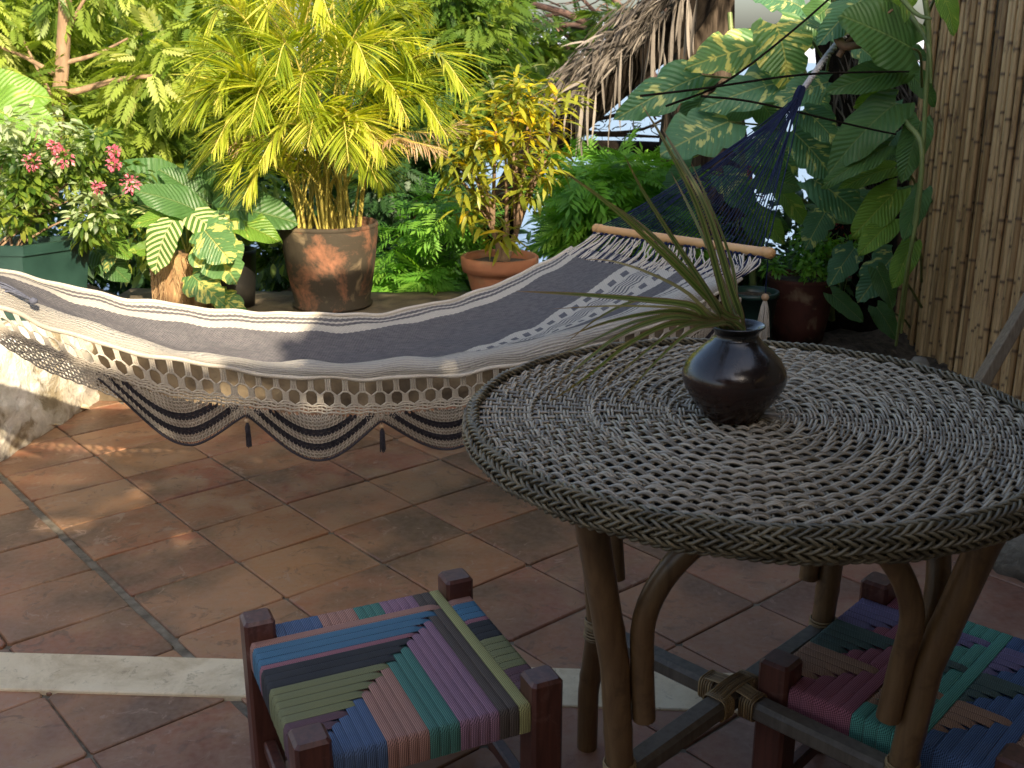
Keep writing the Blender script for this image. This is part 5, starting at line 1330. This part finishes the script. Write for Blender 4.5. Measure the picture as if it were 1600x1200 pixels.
# ---- trunk and thatch at centre right
trk=thing('big_tree','large tree with deeply ridged grey bark, upper centre-right','tree',(1.25,6.1,0))
def trunk_mesh(P,radii,ridges=11,n=30,k=44,depth=.09,seed=0):
    P=smooth_path(P,n); V,F,uv=tube(P,np.interp(np.linspace(0,1,n),np.linspace(0,1,len(radii)),radii),k)
    C=np.repeat(P,k,0); a=np.tile(np.arange(k)/k*2*PI,n); zz=np.repeat(np.arange(n),k)
    V=C+(V-C)*(1+depth*np.sin(a*ridges+.35*np.sin(zz*.5+seed))+depth*.5*np.sin(a*ridges*1.7+zz*.3))[:,None]; return V,F,uv
b=MB(); V,F,uv=trunk_mesh([(1.12,6.1,-.1),(1.08,6.1,.8),(1.03,6.05,1.4),(1.0,6.0,2.2),(1.0,6,3.4)],[.34,.24,.17,.165,.15]); b.add(V-[1.25,6.1,0],F,0,None,uv); b.build('trunk',M['bark'],trk)
cc_,rr_=[],[]
qq=np.random.RandomState(9)
for k in range(46):
    cc_.append((qq.uniform(1.3,4.6)-1.25,qq.uniform(3.0,8.0)-6.1,qq.uniform(2.7,4.6))); rr_.append((.42,.42,.34))  # unseen crown, spread forward to cast dappled shade on climber and thatch
b=MB(); foliage(b,LANW,cc_,rr_,130,.12,90,.5); b.build('crown',LM['dark'],trk,kind='stuff')
b=MB()
for k in range(7):
    e=np.array(cc_[k*5]); limb(b,[(-.14,-.1,2.4+.1*k),np.array([-.1,-.1,2.6])*.5+e*.5,e],.05,.015,10,8)
b.build('branches',M['bark_dark'],trk)
dark=thing('leaning_tree','dark leaning tree trunk draped with hanging dry palm thatch','tree',(.7,5.9,0))
a0=at(1062,38,5.75); a1=at(978,112,5.8); a2=at(893,188,5.85); a3=at(815,270,5.9)
b=MB(); V,F,uv=trunk_mesh([a0+[.12,0,.2],a0,a1,a2,a3,a3+[-.2,.1,-.5]],[.085,.09,.095,.095,.09,.09],7,depth=.05); b.add(V-[.7,5.9,0],F,0,None,uv); b.build('trunk',M['bark_dark'],dark)
b=MB(); q=np.random.RandomState(15); n=1500
tt_=q.rand(n); Pm=smooth_path([at(1085,-60,5.6),at(1012,18,5.62),at(945,85,5.66),at(880,150,5.72)],200)
P=Pm[(tt_*199).astype(int)]+np.stack([q.randn(n)*.05,q.randn(n)*.05-.03,q.uniform(-.05,.06,n)],1)
D=np.stack([-.70+q.randn(n)*.20,q.randn(n)*.18-.1,-.55+q.randn(n)*.22],1)
scatter(b,lancet(1,.10,3,.3,.25),P,D,q.uniform(.08,.17,n),q.rand(n),q.uniform(-1,1,n))
n2=46; P=Pm[q.randint(0,200,n2)]+np.stack([q.randn(n2)*.05,np.full(n2,-.1),q.uniform(-.18,-.05,n2)],1)
scatter(b,lancet(1,.055,4,.3,.1),P,np.stack([q.randn(n2)*.12,q.randn(n2)*.1,-np.ones(n2)],1),q.uniform(.18,.42,n2),.5+.5*q.rand(n2),q.uniform(-1,1,n2))
b.V=[v-[.7,5.9,0] for v in b.V]; b.build('thatch',M['thatch'],dark,kind='stuff')
# dark stump mass right, behind the climber
db=thing('dead_palm_base','dark dead palm base with grey fibres, between climber and bamboo fence','tree',(1.95,5.75,0))
b=MB(); V,F,uv=trunk_mesh([(0,0,-.1),(0,0,.6),(-.08,0,1.2),(-.22,.05,2.0),(-.3,.05,2.8)],[.30,.27,.25,.20,.18],9,depth=.08); b.add(V,F,0,None,uv); b.build('trunk',M['bark_dark'],db)
b=MB(); n=420; q=np.random.RandomState(8); P=np.stack([q.uniform(-.35,.15,n),q.uniform(-.36,-.26,n),q.uniform(.75,1.45,n)],1); scatter(b,lancet(1,.07,3,.3,.15),P,np.stack([.45+q.randn(n)*.2,q.randn(n)*.2,-.8+q.randn(n)*.2],1),q.uniform(.12,.25,n),q.rand(n)*.8,q.uniform(-1,1,n)); b.build('fibres',M['thatch'],db,kind='stuff')
# fallen dark log along the far edge of the bed
b=MB(); limb(b,[at(830,232,6.6),at(960,233,6.55),at(1060,238,6.5),at(1150,250,6.4)],.05,.06,16,10); b.build('fallen_log',M['bark_dark'],None,label='dark horizontal log below the view of the water',cat='log')
# distant spreading tree over the water
ft=thing('spreading_tree','distant spreading tree with bare reddish branches over the water, top centre','tree',(0,0,0))
b=MB()
for P,r0 in (([(1010,110,10),(960,60,10),(880,20,10),(760,-10,10)],.06),([(960,60,10),(900,40,10),(830,45,10),(770,70,10)],.035),([(1000,95,10),(930,70,10),(870,75,10),(800,100,10)],.045),([(1020,130,10),(1000,60,10),(960,0,10),(900,-50,10)],.05),([(880,20,10),(840,30,10),(800,60,10)],.02),
             ([(940,30,10),(900,-10,10),(850,-40,10)],.02),([(900,75,10),(880,50,10),(850,30,10)],.018),([(1010,110,10),(1035,60,10),(1040,0,10)],.04)):
    limb(b,[at(*p) for p in P],r0,r0*.3,16,8)
q=np.random.RandomState(4)
for k in range(70):
    x,y=q.uniform(760,1040),q.uniform(-30,110); a=q.uniform(0,6.28); L=q.uniform(25,70); Y_=q.uniform(9.6,10.4)
    limb(b,[at(x,y,Y_),at(x+L*.5*math.cos(a),y+L*.4*math.sin(a)-4,Y_),at(x+L*math.cos(a+.3),y+L*math.sin(a+.3)*.7,Y_)],.009,.003,6,4)
limb(b,[at(1150,420,9.5),at(1080,220,9.8),at(1020,130,10),at(1005,90,10)],.10,.06,14,9)
b.build('branches',simple('reddish_bark',(.07,.045,.035),(.22,.13,.10),12,.9),ft)
c,r=region(11,780,890,60,125,9.6,10.4,.22,51); c2,r2=region(3,900,990,20,110,9.6,10.4,.12,52)
b=MB(); foliage(b,PIN,c+c2,r+r2,60,.17,52,.3); b.build('crown',LM['bush'],ft,kind='stuff')
# bare twigs over the water under the thatch
b=MB()
for P in ([(880,205,8),(950,208,8),(1010,200,8),(1060,170,8)],[(900,195,8),(980,175,8),(1060,150,8),(1110,130,8)],[(930,210,8),(990,212,8),(1050,215,8)],[(1030,150,8),(1060,170,8),(1100,185,8),(1150,190,8)]):
    limb(b,[at(*p) for p in P],.016,.008,12,6)
for k in range(110):
    x,y=q.uniform(880,1080),q.uniform(135,222); a=q.uniform(0,6.28); L=q.uniform(12,40)
    limb(b,[at(x,y,8),at(x+L*.5*math.cos(a),y+L*.3*math.sin(a),8),at(x+L*math.cos(a+.4),y+L*.7*math.sin(a+.4),8)],.006,.002,5,3)
b.build('bare_twigs',M['bark_dark'],None,label='tangle of thin bare twigs against the water below the thatch',cat='twigs')
# hedge of undergrowth beyond, closing the view low down
c,r=region(60,-200,860,330,560,6.3,7.4,.25,61)
b=MB(); foliage(b,LANW,c,r,80,.12,61,.4); b.build('undergrowth',LM['dark'],None,kind='stuff',label='dense dark green undergrowth below the trees, seen between the pots',cat='undergrowth')
c,r=region(70,-250,600,-40,330,9.5,12,.55,62)
b=MB(); foliage(b,PIN2,c,r,26,.30,62,.4); b.build('far_thicket',LM['dark'],None,kind='stuff',label='distant green thicket behind the garden trees, left half of the view',cat='thicket')
